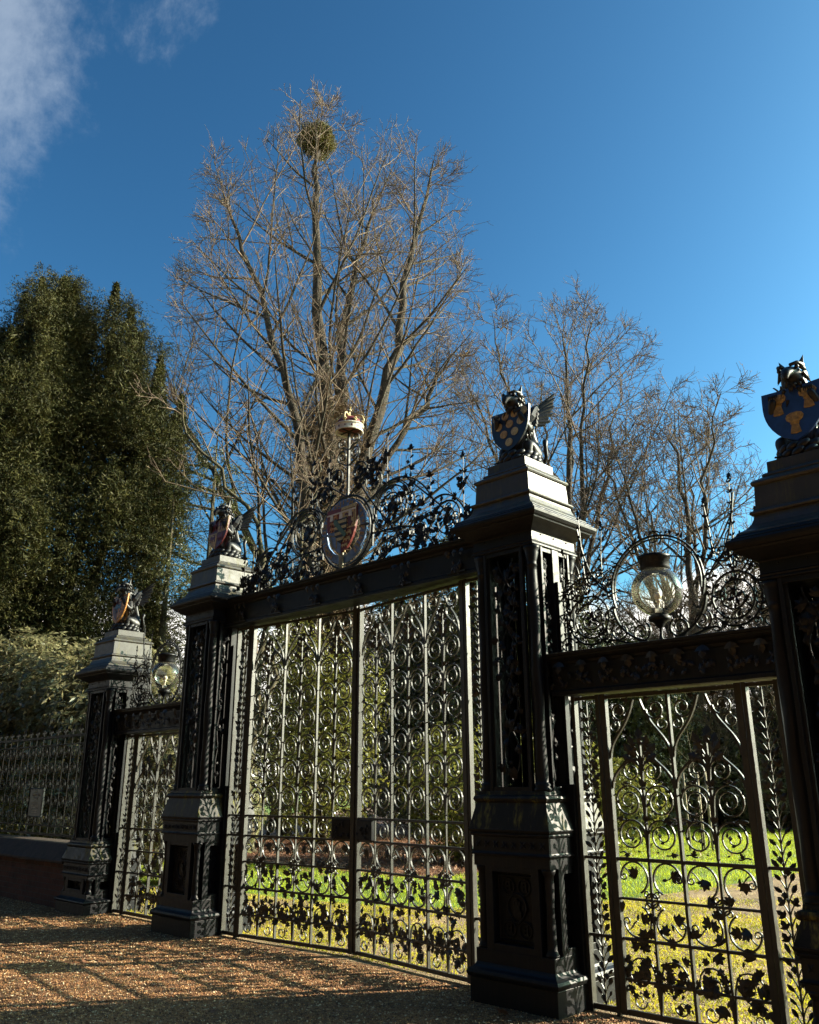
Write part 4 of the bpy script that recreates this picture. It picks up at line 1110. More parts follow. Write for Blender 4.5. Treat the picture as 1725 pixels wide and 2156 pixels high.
for s in (-1, 1): MB().b2(s*.34-.075, s*.34+.075, -.012, .012, -.012, .012).build('tie_bar', M['bar'], a)
sp_ = [(x*1.06, (z-.38)*1.02) for x, z in shield_poly()]  # widened below
sh = MB().plate(sp_, -.075, .03).build('shield', M['red'], a, bevel=.002); sh.scale = (1.12, 1, 1.10); sh.location = (0, .045, 0)
ys = -.092
def q_(x, z, less_x, less_z): return clip_poly(clip_poly(sp_, 0, x, less_x), 1, z, less_z)
MB().plate(q_(0, .0, False, False), ys, .004).build('gold_quarter', M['palegold'], sh)
MB().plate(q_(0, .0, True, True), ys, .004).build('blue_quarter', M['skyblue'], sh)
m = MB()
for z in (.205-.05, .09, .03): tri_plate(m, lion(-.11, z, .13, .07), ys-.003, .004)
m.build('faded_lions', M['orange'], sh)
m = MB()
for x, z, q in ((.10, -.05, .15), (.085, -.115, .14), (.06, -.175, .10)): tri_plate(m, lion(x, z, q, q*.42), ys-.003, .004)
m.build('gold_lions', M['palegold'], sh)
m = MB(); tri_plate(m, [(z*.75+.12, x*.8+.10) for x, z in [(a_*.2, b_*.2) for a_, b_ in LION]], ys-.004, .004)
m.tube([(.02, ys-.002, .02), (.205, ys-.002, .02), (.205, ys-.002, .215), (.02, ys-.002, .215)], .004, 4, True); m.build('red_lion', M['darkred'], sh)
m = MB(); m.tube([(-.17, ys-.003, -.03), (-.15, ys-.003, -.10), (-.12, ys-.003, -.17), (-.08, ys-.003, -.19)], [.008, .016, .016, .008], 6)
m.tube([(-.17, ys-.003, -.03), (-.12, ys-.003, -.045), (-.07, ys-.003, -.06), (-.06, ys-.003, -.19)], .007, 6)
m.build('harp', M['palestone'], sh)
m = MB(); m.b2(-.222, .222, ys-.010, ys-.002, .185, .200)
for q in (-.145, 0, .145): m.plate([(q-.02, .186), (q+.02, .186), (q+.026, .125), (q-.026, .125)][::-1], ys-.006, .008)
m.build('label_bar', M['white'], sh)
esc = [(x*.45, (z-.38)*.55-.01) for x, z in shield_poly()]
e = MB().plate(esc, ys-.008, .006).build('small_shield', M['blackp'], sh)
m = MB()
for k in range(4):
    z = .105-k*.062; pl_ = clip_poly(clip_poly(esc, 1, z, True), 1, z-.031, False)
    if len(pl_) > 2: m.plate(pl_, ys-.0135, .004)
m.build('gold_bars', M['palegold'], e)
m = MB().plate([(-.10, .125), (-.062, .125), (.10, -.065), (.072, -.095), (-.10, .085)], ys-.018, .004); m.v = m.v; m.build('green_bend', M['greenp'], e)

# crown
k_ = empty('crown', (XM, CY, 5.71), 'small red and white painted royal crown on the pole above the main gates', 'crown')
def ring(mb, r0, r1, z0, z1, n=28):
    vs = []; 
    for k in range(n):
        a_ = 2*PI*k/n
        for r, z in ((r0, z0), (r1, z0+.0), (r1*1.02, z1), (r0*1.02, z1)): vs.append((r*math.cos(a_), r*math.sin(a_), z))
    fs = [(k*4+j, k*4+(j+1) % 4, ((k+1) % n)*4+(j+1) % 4, ((k+1) % n)*4+j) for k in range(n) for j in range(4)]
    mb.add(vs, fs)
m = MB(); ring(m, .165, .18, 0, .075); m.tube([(.183*math.cos(q*PI/12), .183*math.sin(q*PI/12), .0) for q in range(24)], .010, 6, True); m.tube([(.187*math.cos(q*PI/12), .187*math.sin(q*PI/12), .078) for q in range(24)], .012, 6, True)
bd = m.build('band', M['white'], k_)
m = MB()
for q in range(12): a_ = q*PI/6; m.ball((.181*math.cos(a_), .181*math.sin(a_), .038), .012, 6, (1, 1, 1.5 if q % 2 else .8))
m.build('gems', M['darkred'], bd)
m = MB(); m.b2(-.17, .17, -.008, .008, .004, .016).b2(-.008, .008, -.17, .17, .004, .016); m.build('cross_strut', M['iron'], k_)
MB().lathe([(.17, .05), (.178, .09), (.165, .14), (.12, .18), (.05, .19), (.0, .185)], (0, 0, 0), 20).build('cap', M['red'], k_, True)
m = MB()
for q in range(2):
    a_ = q*PI/2+.5
    m.tube([(x*math.cos(a_), x*math.sin(a_), z) for x, z in [(-.18, .09), (-.205, .15), (-.18, .20), (-.12, .23), (-.05, .22), (0, .195), (.05, .22), (.12, .23), (.18, .20), (.205, .15), (.18, .09)]], .014, 6)
for q in range(8):
    a_ = q*PI/4+.5; c_ = Vector((.185*math.cos(a_), .185*math.sin(a_), .11)); 
    m.ball(c_, .018, 6); m.ball(c_+Vector((0, 0, .03)), .018, 6); m.ball(c_+Vector((-.02*math.sin(a_), .02*math.cos(a_), .015)), .012, 6); m.ball(c_-Vector((-.02*math.sin(a_), .02*math.cos(a_), -.015)), .012, 6)
m.build('arches', M['palegold'], k_, True)
m = MB().ball((0, 0, .22), .026, 10).b2(-.009, .009, -.007, .007, .235, .34).b2(-.034, .034, -.007, .007, .285, .303)
m.plate([(-.03, .34), (.03, .34), (.012, .315), (-.012, .315)][::-1], 0, .014); m.build('orb_and_cross', M['palegold'], k_)

k_.scale = (.9, .9, .95)
# ------------------------------------------------------------------ cresting over the side gates and the lamps
def side_crest(xc, label, seed):
    t = empty('side_cresting', (xc, CY, 2.717), label, 'cresting', 'scrolled crestings over the side gates')
    ZB = 2.717; rng = random.Random(seed)
    w = IW(); zc = 3.20-ZB
    w.arc(0, zc, .41, -.35, PI+.35, .007, .011, 40); w.arc(0, zc, .385, -.2, PI+.2, .005, .009, 34)
    for k in range(34):
        a_ = -.3+k*(PI+.6)/33; w.leaf(.42*math.cos(a_), zc+.42*math.sin(a_), a_+rng.uniform(-.6, .6), .035+.02*rng.random(), 'bud', 0, rng)
    w.spiral(.02, zc+.39, .07, -1, 1.4, 1, .006, .009, .2, center='bud'); w.spiral(-.17, zc+.33, .05, 1, 1.3, 1, .006, .009, .2, center='bud')
    w.build('lamp_arch', M['crest'], t)
    for s in (-1, 1):
        w = IW()
        A = lambda a0: a0 if s > 0 else PI-a0
        def sp(u, z, r, a0, turns, sg, cen='rose', wd=.007): w.spiral(s*u, z-ZB, r, A(a0), turns, sg*s, wd, .010, .12, center=cen, n=int(turns*20))
        sp(.64, 3.00, .225, -2.2, 2.9, 1, 'rose', .008)
        for k in range(9):
            a_ = A(-2.2+k*.62); w.leaf(s*.64+.22*math.cos(a_), 3.0-ZB+.22*math.sin(a_), a_+s*.9, .05, 'bud', 0, rng)
        w.ribbon(bez((s*.15, 0.02), (s*.35, .02), (s*.42, .12), (s*.50, .06), 12), .008, .011)
        w.ribbon(bez((s*.41, zc-.14), (s*.40, .2), (s*.30, .08), (s*.12, .03), 14), .009, .012)
        w.ribbon(bez((s*.44, zc-.05), (s*.52, zc+.2), (s*.75, zc+.25), (s*.93, zc+.0), 14), .006, .009)
        w.ribbon(bez((s*.42, zc), (s*.60, zc+.05), (s*.68, zc+.35), (s*.72, zc+.62), 14), .006, .008)
        sp(.17, 2.83, .085, 2.2, 1.9, 1, 'bud'); sp(.36, 2.86, .08, 1.0, 1.6, -1, 'bud'); sp(.84, 3.27, .075, -2.6, 1.5, 1, None, .006)
        sp(.58, 3.36, .07, -2.6, 1.5, 1, None, .006); sp(.88, 2.80, .07, 2.6, 1.5, -1, None, .006)
        for u0, z0, u1, z1 in ((.64, 3.0, .70, 3.95), (.90, 2.75, .88, 3.62), (.50, 3.35, .47, 3.80)):
            w.ribbon([(s*u0, z0-ZB), (s*(u0+u1)/2+s*.01, (z0+z1)/2-ZB), (s*u1, z1-ZB)], .005, .006, .5)
            n_ = int((z1-z0)/.08)
            for k in range(n_):
                f = (k+.5)/n_; uu = u0+(u1-u0)*f; vv = z0+(z1-z0)*f-ZB
                for q in (-1, 1): w.leaf(s*uu, vv, PI/2-q*.8, .032+.02*rng.random(), 'bud', 0, rng)
            w.leaf(s*u1, z1-ZB-.02, PI/2, .06, 'oak', 0, rng)
        for k in range(22):
            sp(rng.uniform(.44, .92), rng.uniform(2.80, 3.38), rng.uniform(.03, .06), rng.uniform(0, 6.28), 1.4, rng.choice((-1, 1)), 'bud', .0045)
        for k in range(75):
            w.leaf(s*rng.uniform(.42, .93), rng.uniform(.03, .68), rng.uniform(0, 6.28), rng.uniform(.03, .05), 'bud', rng.uniform(-.01, .01), rng)
        for k in range(20):
            p0 = (s*rng.uniform(.42, .85), rng.uniform(.3, .7)); a_ = rng.uniform(.2, 2.9)
            w.ribbon(bez(p0, (p0[0]+.05*math.cos(a_), p0[1]+.08), (p0[0]+.12*math.cos(a_), p0[1]+.1), (p0[0]+.2*math.cos(a_), p0[1]+.12), 7), .0035, .005)
            w.leaf(p0[0]+.2*math.cos(a_), p0[1]+.12, a_*.5+.5, .035, 'bud', 0, rng)
        w.build('scrollwork', M['crest'], t)
def lamp(xc, label):
    t = empty('globe_lamp', (xc, CY, 2.717), label, 'lamp', 'round glass lamps')
    Zl = lambda z: z-2.717
    MB().lathe([(.03, 0), (.03, .03), (.012, .05), (.012, .12), (.03, .14), (.035, .15), (.05, .17), (.085, .185), (.088, .215), (.07, .225), (.07, .24)], (0, 0, 0), 24).build('stem', M['iron'], t, True)
    g = [(.205*math.sin(R(a_)), Zl(3.145)-.205*math.cos(R(a_))) for a_ in range(20, 153, 6)]
    mb = MB(); n_ = 40; vs = []; fs = []
    for r_, z_ in g: vs += [(r_*math.cos(2*PI*k/n_), r_*math.sin(2*PI*k/n_), z_) for k in range(n_)]
    for i_ in range(len(g)-1):
        for k in range(n_): fs.append((i_*n_+k, i_*n_+(k+1) % n_, (i_+1)*n_+(k+1) % n_, (i_+1)*n_+k))
    mb.add(vs, fs); mb.build('glass_globe', M['glass'], t, True)
    cz = Zl(3.145)+.205*math.cos(R(31))
    MB().lathe([(.098, cz-.004), (.112, cz), (.118, cz+.018), (.118, cz+.085), (.13, cz+.09), (.132, cz+.115), (.12, cz+.12), (.05, cz+.135), (0, cz+.14)], (0, 0, 0), 32).build('cap', M['iron'], t, True)
    bz = Zl(2.96)
    MB().lathe([(.03, bz-.01), (.03, bz+.04), (.012, bz+.05), (.012, bz+.09), (.02, bz+.095), (.02, bz+.115)], (0, 0, 0), 14).build('bulb_holder', M['white'], t, True)
    MB().ball((0, 0, bz+.145), .033, 12).build('bulb', M['white'], t, True)
    m = MB()
    for s in (-1, 1): MB().tube([(s*.40, 0, Zl(3.47)-.0), (s*.28, 0, cz+.06), (s*.12, 0, cz+.10)], .006, 6).build('stay', M['iron'], t)
side_crest((PX[2]+PX[3])/2, 'delicate scrolled cresting around the lamp on the right side gate', 21)
side_crest((PX[0]+PX[1])/2, 'delicate scrolled cresting around the lamp on the far left side gate', 22)
lamp((PX[2]+PX[3])/2, 'large looking clear glass globe lamp with black cap over the right side gate')
lamp((PX[0]+PX[1])/2, 'yellowish glass globe lamp with black cap over the far left side gate')

# ------------------------------------------------------------------ railing on brick wall at the left
XW0, XW1 = -24.0, PX[0]-.42
w_ = empty('brick_wall', ((XW0+XW1)/2, CY, 0), 'low dark red brick wall with sloping brown coping left of the short pier', 'wall')
L = (XW1-XW0)/2
MB().b2(-L, L, -.33, .33, -.02, .585).build('brickwork', M['brick'], w_)
MB().xprof([(-.40, .60), (-.40, .635), (-.22, .85), (.22, .85), (.40, .635), (.40, .60), (.33, .586), (-.33, .586)], -L, L).build('coping', M['coping'], w_, bevel=.006)
f_ = empty('iron_railing', ((XW0+XW1)/2, CY, .85), 'black scrolled iron railing on top of the low brick wall', 'railing')
for z, h in ((2.43, .04), (.93, .035), (2.30, .02), (1.06, .02)): MB().b2(-L, L, -.02, .02, z-.85-h/2, z-.85+h/2).build('rail', M['rail'], f_)
nb = int(2*L/.27)
rng = random.Random(3)
for k in range(0, nb, 4):
    w = IW(); bm_ = MB()
    for j in range(4):
        u = -L+.1+(k+j)*.27
        if u > L-.02: break
        MB.b2(bm_, u-.008, u+.008, -.005, .005, .06, 1.58)
        for q in range(5):
            v = .26+q*.255; 
            w.spiral(u+.112, v+.05, .10, PI*.95, 1.9, -1, .006, .0045, .2, lead=[(u, v-.12), (u+.004, v-.02)], center='bud')
        w.leaf(u, 1.66, PI/2, .09, 'oak', 0, rng); w.ribbon([(u, 1.55), (u, 1.7)], .005, .006)
        for s in (-1, 1): w.spiral(u+s*.035, 1.66, .03, -PI/2, 1, s, .004, .006, .3)
    w.build('railing_scrolls', M['rail'], f_); bm_.build('upright_bars', M['rail'], f_)
# notice
s_ = empty('notice_board', (-14.62, CY-.045, 1.18), 'small dark framed notice with cream lettering fixed to the railing on the brick wall', 'sign')
MB().b2(-.27, .27, -.012, .012, 0, .45).build('board', M['signboard'], s_, bevel=.002)
MB().tube([(-.26, -.014, .01), (.26, -.014, .01), (.26, -.014, .44), (-.26, -.014, .44)], .010, 6, True).build('frame', M['iron'], s_)
bo = [c for c in s_.children if c.name.startswith('board')][0]
for tx, z, sz in (('No', .395, .062), ('Unauthorised', .345, .062), ('Access', .295, .062)):
    text_mesh(tx, sz, M['signtext'], bo, (0, -.0145, z), (PI/2, 0, 0), 'lettering', .001)
m = MB()
for k, (z, hw) in enumerate([(.225, .11), (.20, .09), (.175, .13), (.15, .12), (.10, .10), (.075, .10)]):
    r_ = random.Random(k); x = -hw
    while x < hw:
        l_ = r_.uniform(.012, .035); m.b2(x, min(hw, x+l_), -.0145, -.0125, z-.004, z+.004); x += l_+.008
m.build('small_print', M['signtext'], bo)

# ------------------------------------------------------------------ trees
def tubes_batch(polys, sides):
    """polys: list of (P (k,3), r (k,)) -> V,F"""
    by = {}
    for P, r in polys: by.setdefault(len(P), []).append((P, r))
    Vs, Fs, off = [], [], 0
    for k, L_ in by.items():
        P = np.array([a for a, _ in L_]); r = np.array([b for _, b in L_]); n = len(L_)
        T = np.empty_like(P); T[:, 1:-1] = P[:, 2:]-P[:, :-2]; T[:, 0] = P[:, 1]-P[:, 0]; T[:, -1] = P[:, -1]-P[:, -2]
        T /= np.linalg.norm(T, axis=2)[..., None]+1e-9
        main = T.mean(1); ref = np.where(np.abs(main[:, 2:3]) < .8, np.array([[0, 0, 1.]]), np.array([[1., 0, 0]]))
        A = np.cross(T, ref[:, None, :]); A /= np.linalg.norm(A, axis=2)[..., None]+1e-9
        B = np.cross(T, A)
        an = np.arange(sides)*2*PI/sides
        V = P[:, :, None, :]+(A[:, :, None, :]*np.cos(an)[None, None, :, None]+B[:, :, None, :]*np.sin(an)[None, None, :, None])*r[:, :, None, None]
        V = V.reshape(-1, 3)
        base = (np.arange(n)*k*sides)[:, None, None]+(np.arange(k-1)*sides)[None, :, None]
        j = np.arange(sides)[None, None, :]; j2 = (j+1) % sides
        F = np.stack([base+j, base+j2, base+j2+sides, base+j+sides], -1).reshape(-1, 4)
        Vs.append(V); Fs.append(F+off); off += len(V)
    return np.vstack(Vs), np.vstack(Fs)
def grow(rg, p, d, L, r0, r1, seg, wob, trop, env=None):
    n = max(2, int(round(L/seg))); P = [p.copy()]; d = d/np.linalg.norm(d)
    for i in range(n):
        d = d+rg.normal(0, wob, 3)+np.array([0, 0, trop])*(1 if i < n*.75 else .4); d /= np.linalg.norm(d)
        p = p+d*seg
        P.append(p.copy())
        if env is not None and i > 0 and not env(p, rg): break
    P = np.array(P); return P, np.linspace(r0, r1, len(P))
def perp_dir(rg, d, ang, az=None):
    a = np.cross(d, [0, 0, 1.]); 
    if np.linalg.norm(a) < .1: a = np.cross(d, [1., 0, 0])
    a /= np.linalg.norm(a); b = np.cross(d, a); az = rg.uniform(0, 2*PI) if az is None else az
    return d*math.cos(ang)+(a*math.cos(az)+b*math.sin(az))*math.sin(ang)
def bare_tree(name, base, stems, envh, label, seed, n1=30, n2=9, n3=7, n4=4, group=None, z_first=3.0, bm='bark', tw=.0075, L1=1.0, scale=1.0, l1ang=(.6, 1.0)):
    """stems: polylines [(x,y,z,r)] relative to base. envh: [(z, half width)]"""
    rg = np.random.default_rng(seed)
    zs = np.array([a for a, _ in envh]); hs = np.array([b for _, b in envh])
    def env(p, rg_): 
        h = np.interp(p[2], zs, hs, left=hs[0], right=0); return math.hypot(p[0], p[1]) < h*(.95+.05*math.sin(3.1*math.atan2(p[1], p[0])+p[2]*.7))
    big, mid, fine = [], [], []
    az = rg.uniform(0, 6.28)
    for st_ in stems:
        S = np.array(st_, float); n = 22
        tt = np.linspace(0, len(S)-1, n); S2 = np.stack([np.interp(tt, np.arange(len(S)), S[:, k]) for k in range(4)], 1); S2[:, 3] *= .72
        S2[1:, :2] += rg.normal(0, .09, (n-1, 2)); big.append((S2[:, :3], S2[:, 3]))
        for q in range(n1):
            f = ((q+rg.random())/n1)**.8; i_ = f*(n-1.001); i0 = int(i_); P0 = S2[i0]+(S2[i0+1]-S2[i0])*(i_-i0)
            if P0[2] < z_first: continue
            d0 = S2[i0+1, :3]-S2[i0, :3]; d0 /= np.linalg.norm(d0)
            az += 2.4+rg.normal(0, .4)
            d = perp_dir(rg, d0, rg.uniform(*l1ang)+.38*max(0, .75-1.1*P0[2]/zs[-1]), az)
            hh = np.interp(P0[2], zs, hs, right=0)
            # lean away from the tree axis
            ax = P0[:2]/(np.linalg.norm(P0[:2])+.3); d[:2] += ax*.35
            L = L1*(1.6+hh*rg.uniform(.75, 1.15)*(1-.35*f)); r = min(P0[3]*.5, .018+L*.0078)
            P1, R1 = grow(rg, P0[:3], d, L, r, .014, .55, .055, .04, env)
            big.append((P1, R1)) if r > .05 else mid.append((P1, R1))
            k1 = len(P1)
            for s2 in range(int(n2*(.5+.5*k1*.55/6)*np.interp(P0[2]/zs[-1], [.25, .55], [.62, 1]))):
                g = rg.uniform(.12, 1)**.8; i_ = g*(k1-1.001); i0 = int(i_); Q0 = P1[i0]+(P1[i0+1]-P1[i0])*(i_-i0); dd = P1[i0+1]-P1[i0]; dd /= np.linalg.norm(dd)
                L2 = (.5+L*.36)*(1.1-.5*g)*rg.uniform(.6, 1.35); r2 = max(.009, .6*np.interp(i_, np.arange(k1), R1))
                r2 = min(max(r2, .015), .013+L2*.009)
                P2, R2 = grow(rg, Q0, perp_dir(rg, dd, rg.uniform(.6, 1.1))+np.array([0, 0, .10]), L2, r2, tw*1.1, .38, .09, .045, env)
                mid.append((P2, R2)); k2 = len(P2)
                for s3 in range(n3):
                    g3 = rg.uniform(.1, 1); i_ = g3*(k2-1.001); i0 = int(i_); T0 = P2[i0]+(P2[i0+1]-P2[i0])*(i_-i0); d3 = P2[i0+1]-P2[i0]; d3 /= np.linalg.norm(d3)
                    L3 = L2*.34*rg.uniform(.5, 1.5)*(1.15-.7*g3)*(1.1-.35*g)+.2
                    P3, R3 = grow(rg, T0, perp_dir(rg, d3, rg.uniform(.55, 1.1)), L3, tw*1.15, tw*.8, .26, .12, .05)
                    fine.append((P3, R3)); k3 = len(P3)
                    for s4 in range(n4):
                        i0 = int(rg.integers(0, k3-1)); U0 = P3[i0]+(P3[i0+1]-P3[i0])*rg.random(); d4 = P3[i0+1]-P3[i0]; d4 /= np.linalg.norm(d4)
                        e4 = perp_dir(rg, d4, rg.uniform(.5, 1)); l4 = rg.uniform(.12, .4)
                        m4 = U0+e4*l4*.5; e5 = m4+(e4+rg.normal(0, .3, 3)+np.array([0, 0, .25]))*l4*.5
                        fine.append((np.array([U0, m4, e5]), np.array([tw*.95, tw*.8, tw*.55])))
    t_ = empty(name, base, label, 'tree', group)
    V, F = tubes_batch(big, 10); link('trunk', np_mesh('trunk', V*scale, F), M[bm], t_, True)
    V, F = tubes_batch(mid, 5); Va, Fa = tubes_batch(fine, 3)
    cr = link('crown', np_mesh('crown', np.vstack([V, Va])*scale, np.vstack([F, Fa+len(V)])), M['twig'], t_)
    return t_
# the great bare lime with the mistletoe
LB = np.array((-23.72, 19.96, 0.))
def rel(x, y, z, r): return (x-LB[0], y-LB[1], z, r)
def L_(s, d, z, r): # s to the right seen from the gates, d away
    return (s*.645-d*.765*1, s*.765+d*.645, z, r)
stems = [
    [L_(0, 0, -.1, .75), L_(-.1, 0, 4, .62), L_(-.2, -.1, 8, .58), L_(.0, -.3, 13, .44), L_(-.35, -.6, 17, .34), L_(-.75, -.6, 21, .27), L_(-.85, -.4, 25, .19), L_(-1.0, -.2, 27.6, .12), L_(-.9, 0, 29.2, .05), L_(-.6, 0, 30.2, .015)],
    [L_(.3, .4, 2, .5), L_(.35, .5, 8, .46), L_(.25, .7, 13, .38), L_(.3, .9, 17, .32), L_(.3, 1.2, 20, .26), L_(.8, 1.6, 23, .18), L_(1.5, 1.9, 26, .11), L_(1.8, 2, 28.5, .04)],
    [L_(.5, -.2, 3, .5), L_(.9, -.2, 9, .42), L_(1.1, 0, 13, .36), L_(1.9, .2, 16, .31), L_(2.6, .3, 19, .26), L_(2.9, .3, 22, .2), L_(3.7, .2, 25.5, .12), L_(4.3, .2, 28.5, .04)],
    [L_(-.3, -.4, 4, .4), L_(-.7, -1.2, 10, .3), L_(-1.4, -1.8, 14.5, .22), L_(-2.3, -2, 18, .17), L_(-3.5, -2, 21.5, .12), L_(-4.6, -1.9, 24.5, .05)],
    [L_(.2, .9, 5, .36), L_(.8, 2.2, 11, .27), L_(2.4, 3, 15, .2), L_(4.2, 3.1, 18, .14), L_(5.4, 3, 20.5, .06)],
    [L_(-.1, -.6, 3, .3), L_(-1.8, -1.4, 8, .22), L_(-3.6, -1.6, 11.5, .17), L_(-5.2, -1.4, 14, .12), L_(-6.2, -1.2, 16, .05)],
]
ENV = [(3, 6.0), (9, 7.4), (13, 7.4), (17, 7.0), (20, 6.5), (23, 5.9), (25, 5.3), (27, 4.2), (28.3, 2.8), (29.2, 1.5), (29.9, .7), (30.2, 0)]
lime = bare_tree('lime_tree', tuple(LB), stems, ENV, 'tallest bare lime tree behind the main gates with a mistletoe ball near its top', 8, n1=24, n2=10, n3=6, n4=2, z_first=4.5, tw=.0085)
# dense epicormic shoots around the lower trunk
rg = np.random.default_rng(3); pol = []
for k in range(2600):
    a_ = rg.uniform(0, 2*PI); z = 5+11*rg.random()**.8; rr = .45
    c0 = np.array([math.cos(a_)*rr-.3, math.sin(a_)*rr, z]); d = np.array([math.cos(a_), math.sin(a_), rg.uniform(-.4, 1.0)])
    P1, R1 = grow(rg, c0, d, rg.uniform(.6, 2.4), .012, .007, .28, .33, .03); pol.append((P1, R1))
    for q in range(3):
        i0 = int(rg.integers(0, len(P1)-1)); P2, R2 = grow(rg, P1[i0], rg.normal(0, 1, 3), rg.uniform(.25, .8), .008, .006, .2, .35, .02); pol.append((P2, R2))
V, F = tubes_batch(pol, 3); link('burr_shoots', np_mesh('burr_shoots', V, F), M['burr'], lime)

# mistletoe
n = 22000
u = runit(n); rad = .84*(rngn.random(n)**.35)*(1+.14*np.sin(u[:, 0]*6+1)*np.sin(u[:, 2]*5)+.06*np.sin(u[:, 1]*13)); P = u*rad[:, None]*np.array([1, 1, .97])
D = u*.6+runit(n)*.8; D /= np.linalg.norm(D, axis=1)[:, None]; N = runit(n)
V, F = leaf_cards(P, D, N, rngn.uniform(.06, .12, n), rngn.uniform(.018, .03, n))
mt = empty('mistletoe', (-24.35, 19.18, 28.94), 'round bushy mistletoe ball high in the tallest bare tree', 'mistletoe')
link('leaves', np_mesh('leaves', V, F), M['mistle'], mt)
pol = []
for k in range(350):
    d = runit(1)[0]; pol.append(grow(rg, np.zeros(3), d, .8, .02, .008, .2, .15, 0))
V, F = tubes_batch(pol, 4); link('stems', np_mesh('stems', V, F), M['bark2'], mt)

# second and third limes and others behind
def gstems(rg, n, H, spread, r0, fork):
    out = []
    for k in range(n):
        a_ = 2*PI*k/n+rg.uniform(-.4, .4); s = spread*rg.uniform(.6, 1.1) if k else spread*.15
        top = H*rg.uniform(.86, .98) if k else H
        pts = []
        for f in (0, .15, .35, .55, .75, .9, 1.0):
            z = f*top; e = max(0, (z-fork)/(top-fork))
            pts.append((math.cos(a_)*s*e**.9+rg.normal(0, .1), math.sin(a_)*s*e**.9+rg.normal(0, .1), z-.1*(f == 0), r0*(1-f)**.8*(.9 if k == 0 else .62)+.02))
        out.append(pts)
    return out
def env_round(H, W, low=.18): return [(H*low*.5, W*.5), (H*low, W*.8), (H*.4, W), (H*.6, W*.95), (H*.75, W*.82), (H*.87, W*.6), (H*.95, W*.35), (H*1.0, W*.12), (H*1.02, 0)]
rg = np.random.default_rng(21)
t2 = bare_tree('lime_tree', (-23.2, 35.0, 0), gstems(rg, 7, 25.8, 5.8, .5, 8), env_round(26.6, 8.6), 'rounded bare tree behind the pier with gold discs, second tallest of the bare trees', 41, n1=19, n2=8, n3=5, n4=2, z_first=8, tw=.0105, group=None)
t3 = bare_tree('lime_tree', (-17.4, 35.7, 0), gstems(rg, 7, 18.8, 4.2, .4, 5), env_round(19.4, 6.0), 'smaller bare tree behind the right lamp, right of the other bare trees', 43, n1=18, n2=8, n3=5, n4=2, z_first=4, tw=.0105)
t4 = bare_tree('bare_tree', (-19.45, 14.05, 0), [[(0, 0, -.1, .17), (0, -.05, 4, .14), (-.05, -.1, 7, .11), (-.25, -.35, 9.2, .085), (-1.3, -2.0, 11.5, .05), (-1.7, -2.6, 13.3, .02)], [(0, 0, 3, .10), (.5, .6, 6.5, .08), (.7, .9, 9, .06), (1.0, 1.2, 11, .03)]],
    [(2, 2.4), (6, 3), (10, 3), (13, 2.2), (15, .5)], 'thin crooked bare tree between the dark conifer and the pier with the red shield', 47, n1=6, n2=5, n3=4, n4=2, z_first=2.5, tw=.0065, bm='bark2')
# woodland of smaller bare trees: copies of one
w0 = bare_tree('woodland_tree', (-9.5, 46, 0), gstems(rg, 5, 13, 3.0, .28, 3), env_round(13.5, 4.6, .12), 'bare brown woodland tree in the belt beyond the far lawn', 51, n1=14, n2=7, n3=6, n4=3, z_first=1.5, tw=.011, group='bare woodland trees beyond the lawn')
wl_pos = [(-13, 41), (-16.5, 44), (-20, 39), (-24, 42), (-28, 38), (-6, 50), (-18, 50), (-32, 42), (-26, 50), (-11.5, 52), (-3.5, 55), (-36, 36), (-30, 32), (-22, 46), (-15, 37.5), (-27, 31), (-18.5, 31), (-13.5, 35), (-11.5, 37), (-9.5, 40), (-16, 33.5), (-7.5, 42), (-21, 30.5)]
for k, (x, y) in enumerate(wl_pos):
    c = copy_tree(w0); c.location = (x, y, 0); c.rotation_euler = (0, 0, k*1.7); s = .62+.3*((k*37) % 10)/10; c.scale = (s, s, s*.95)

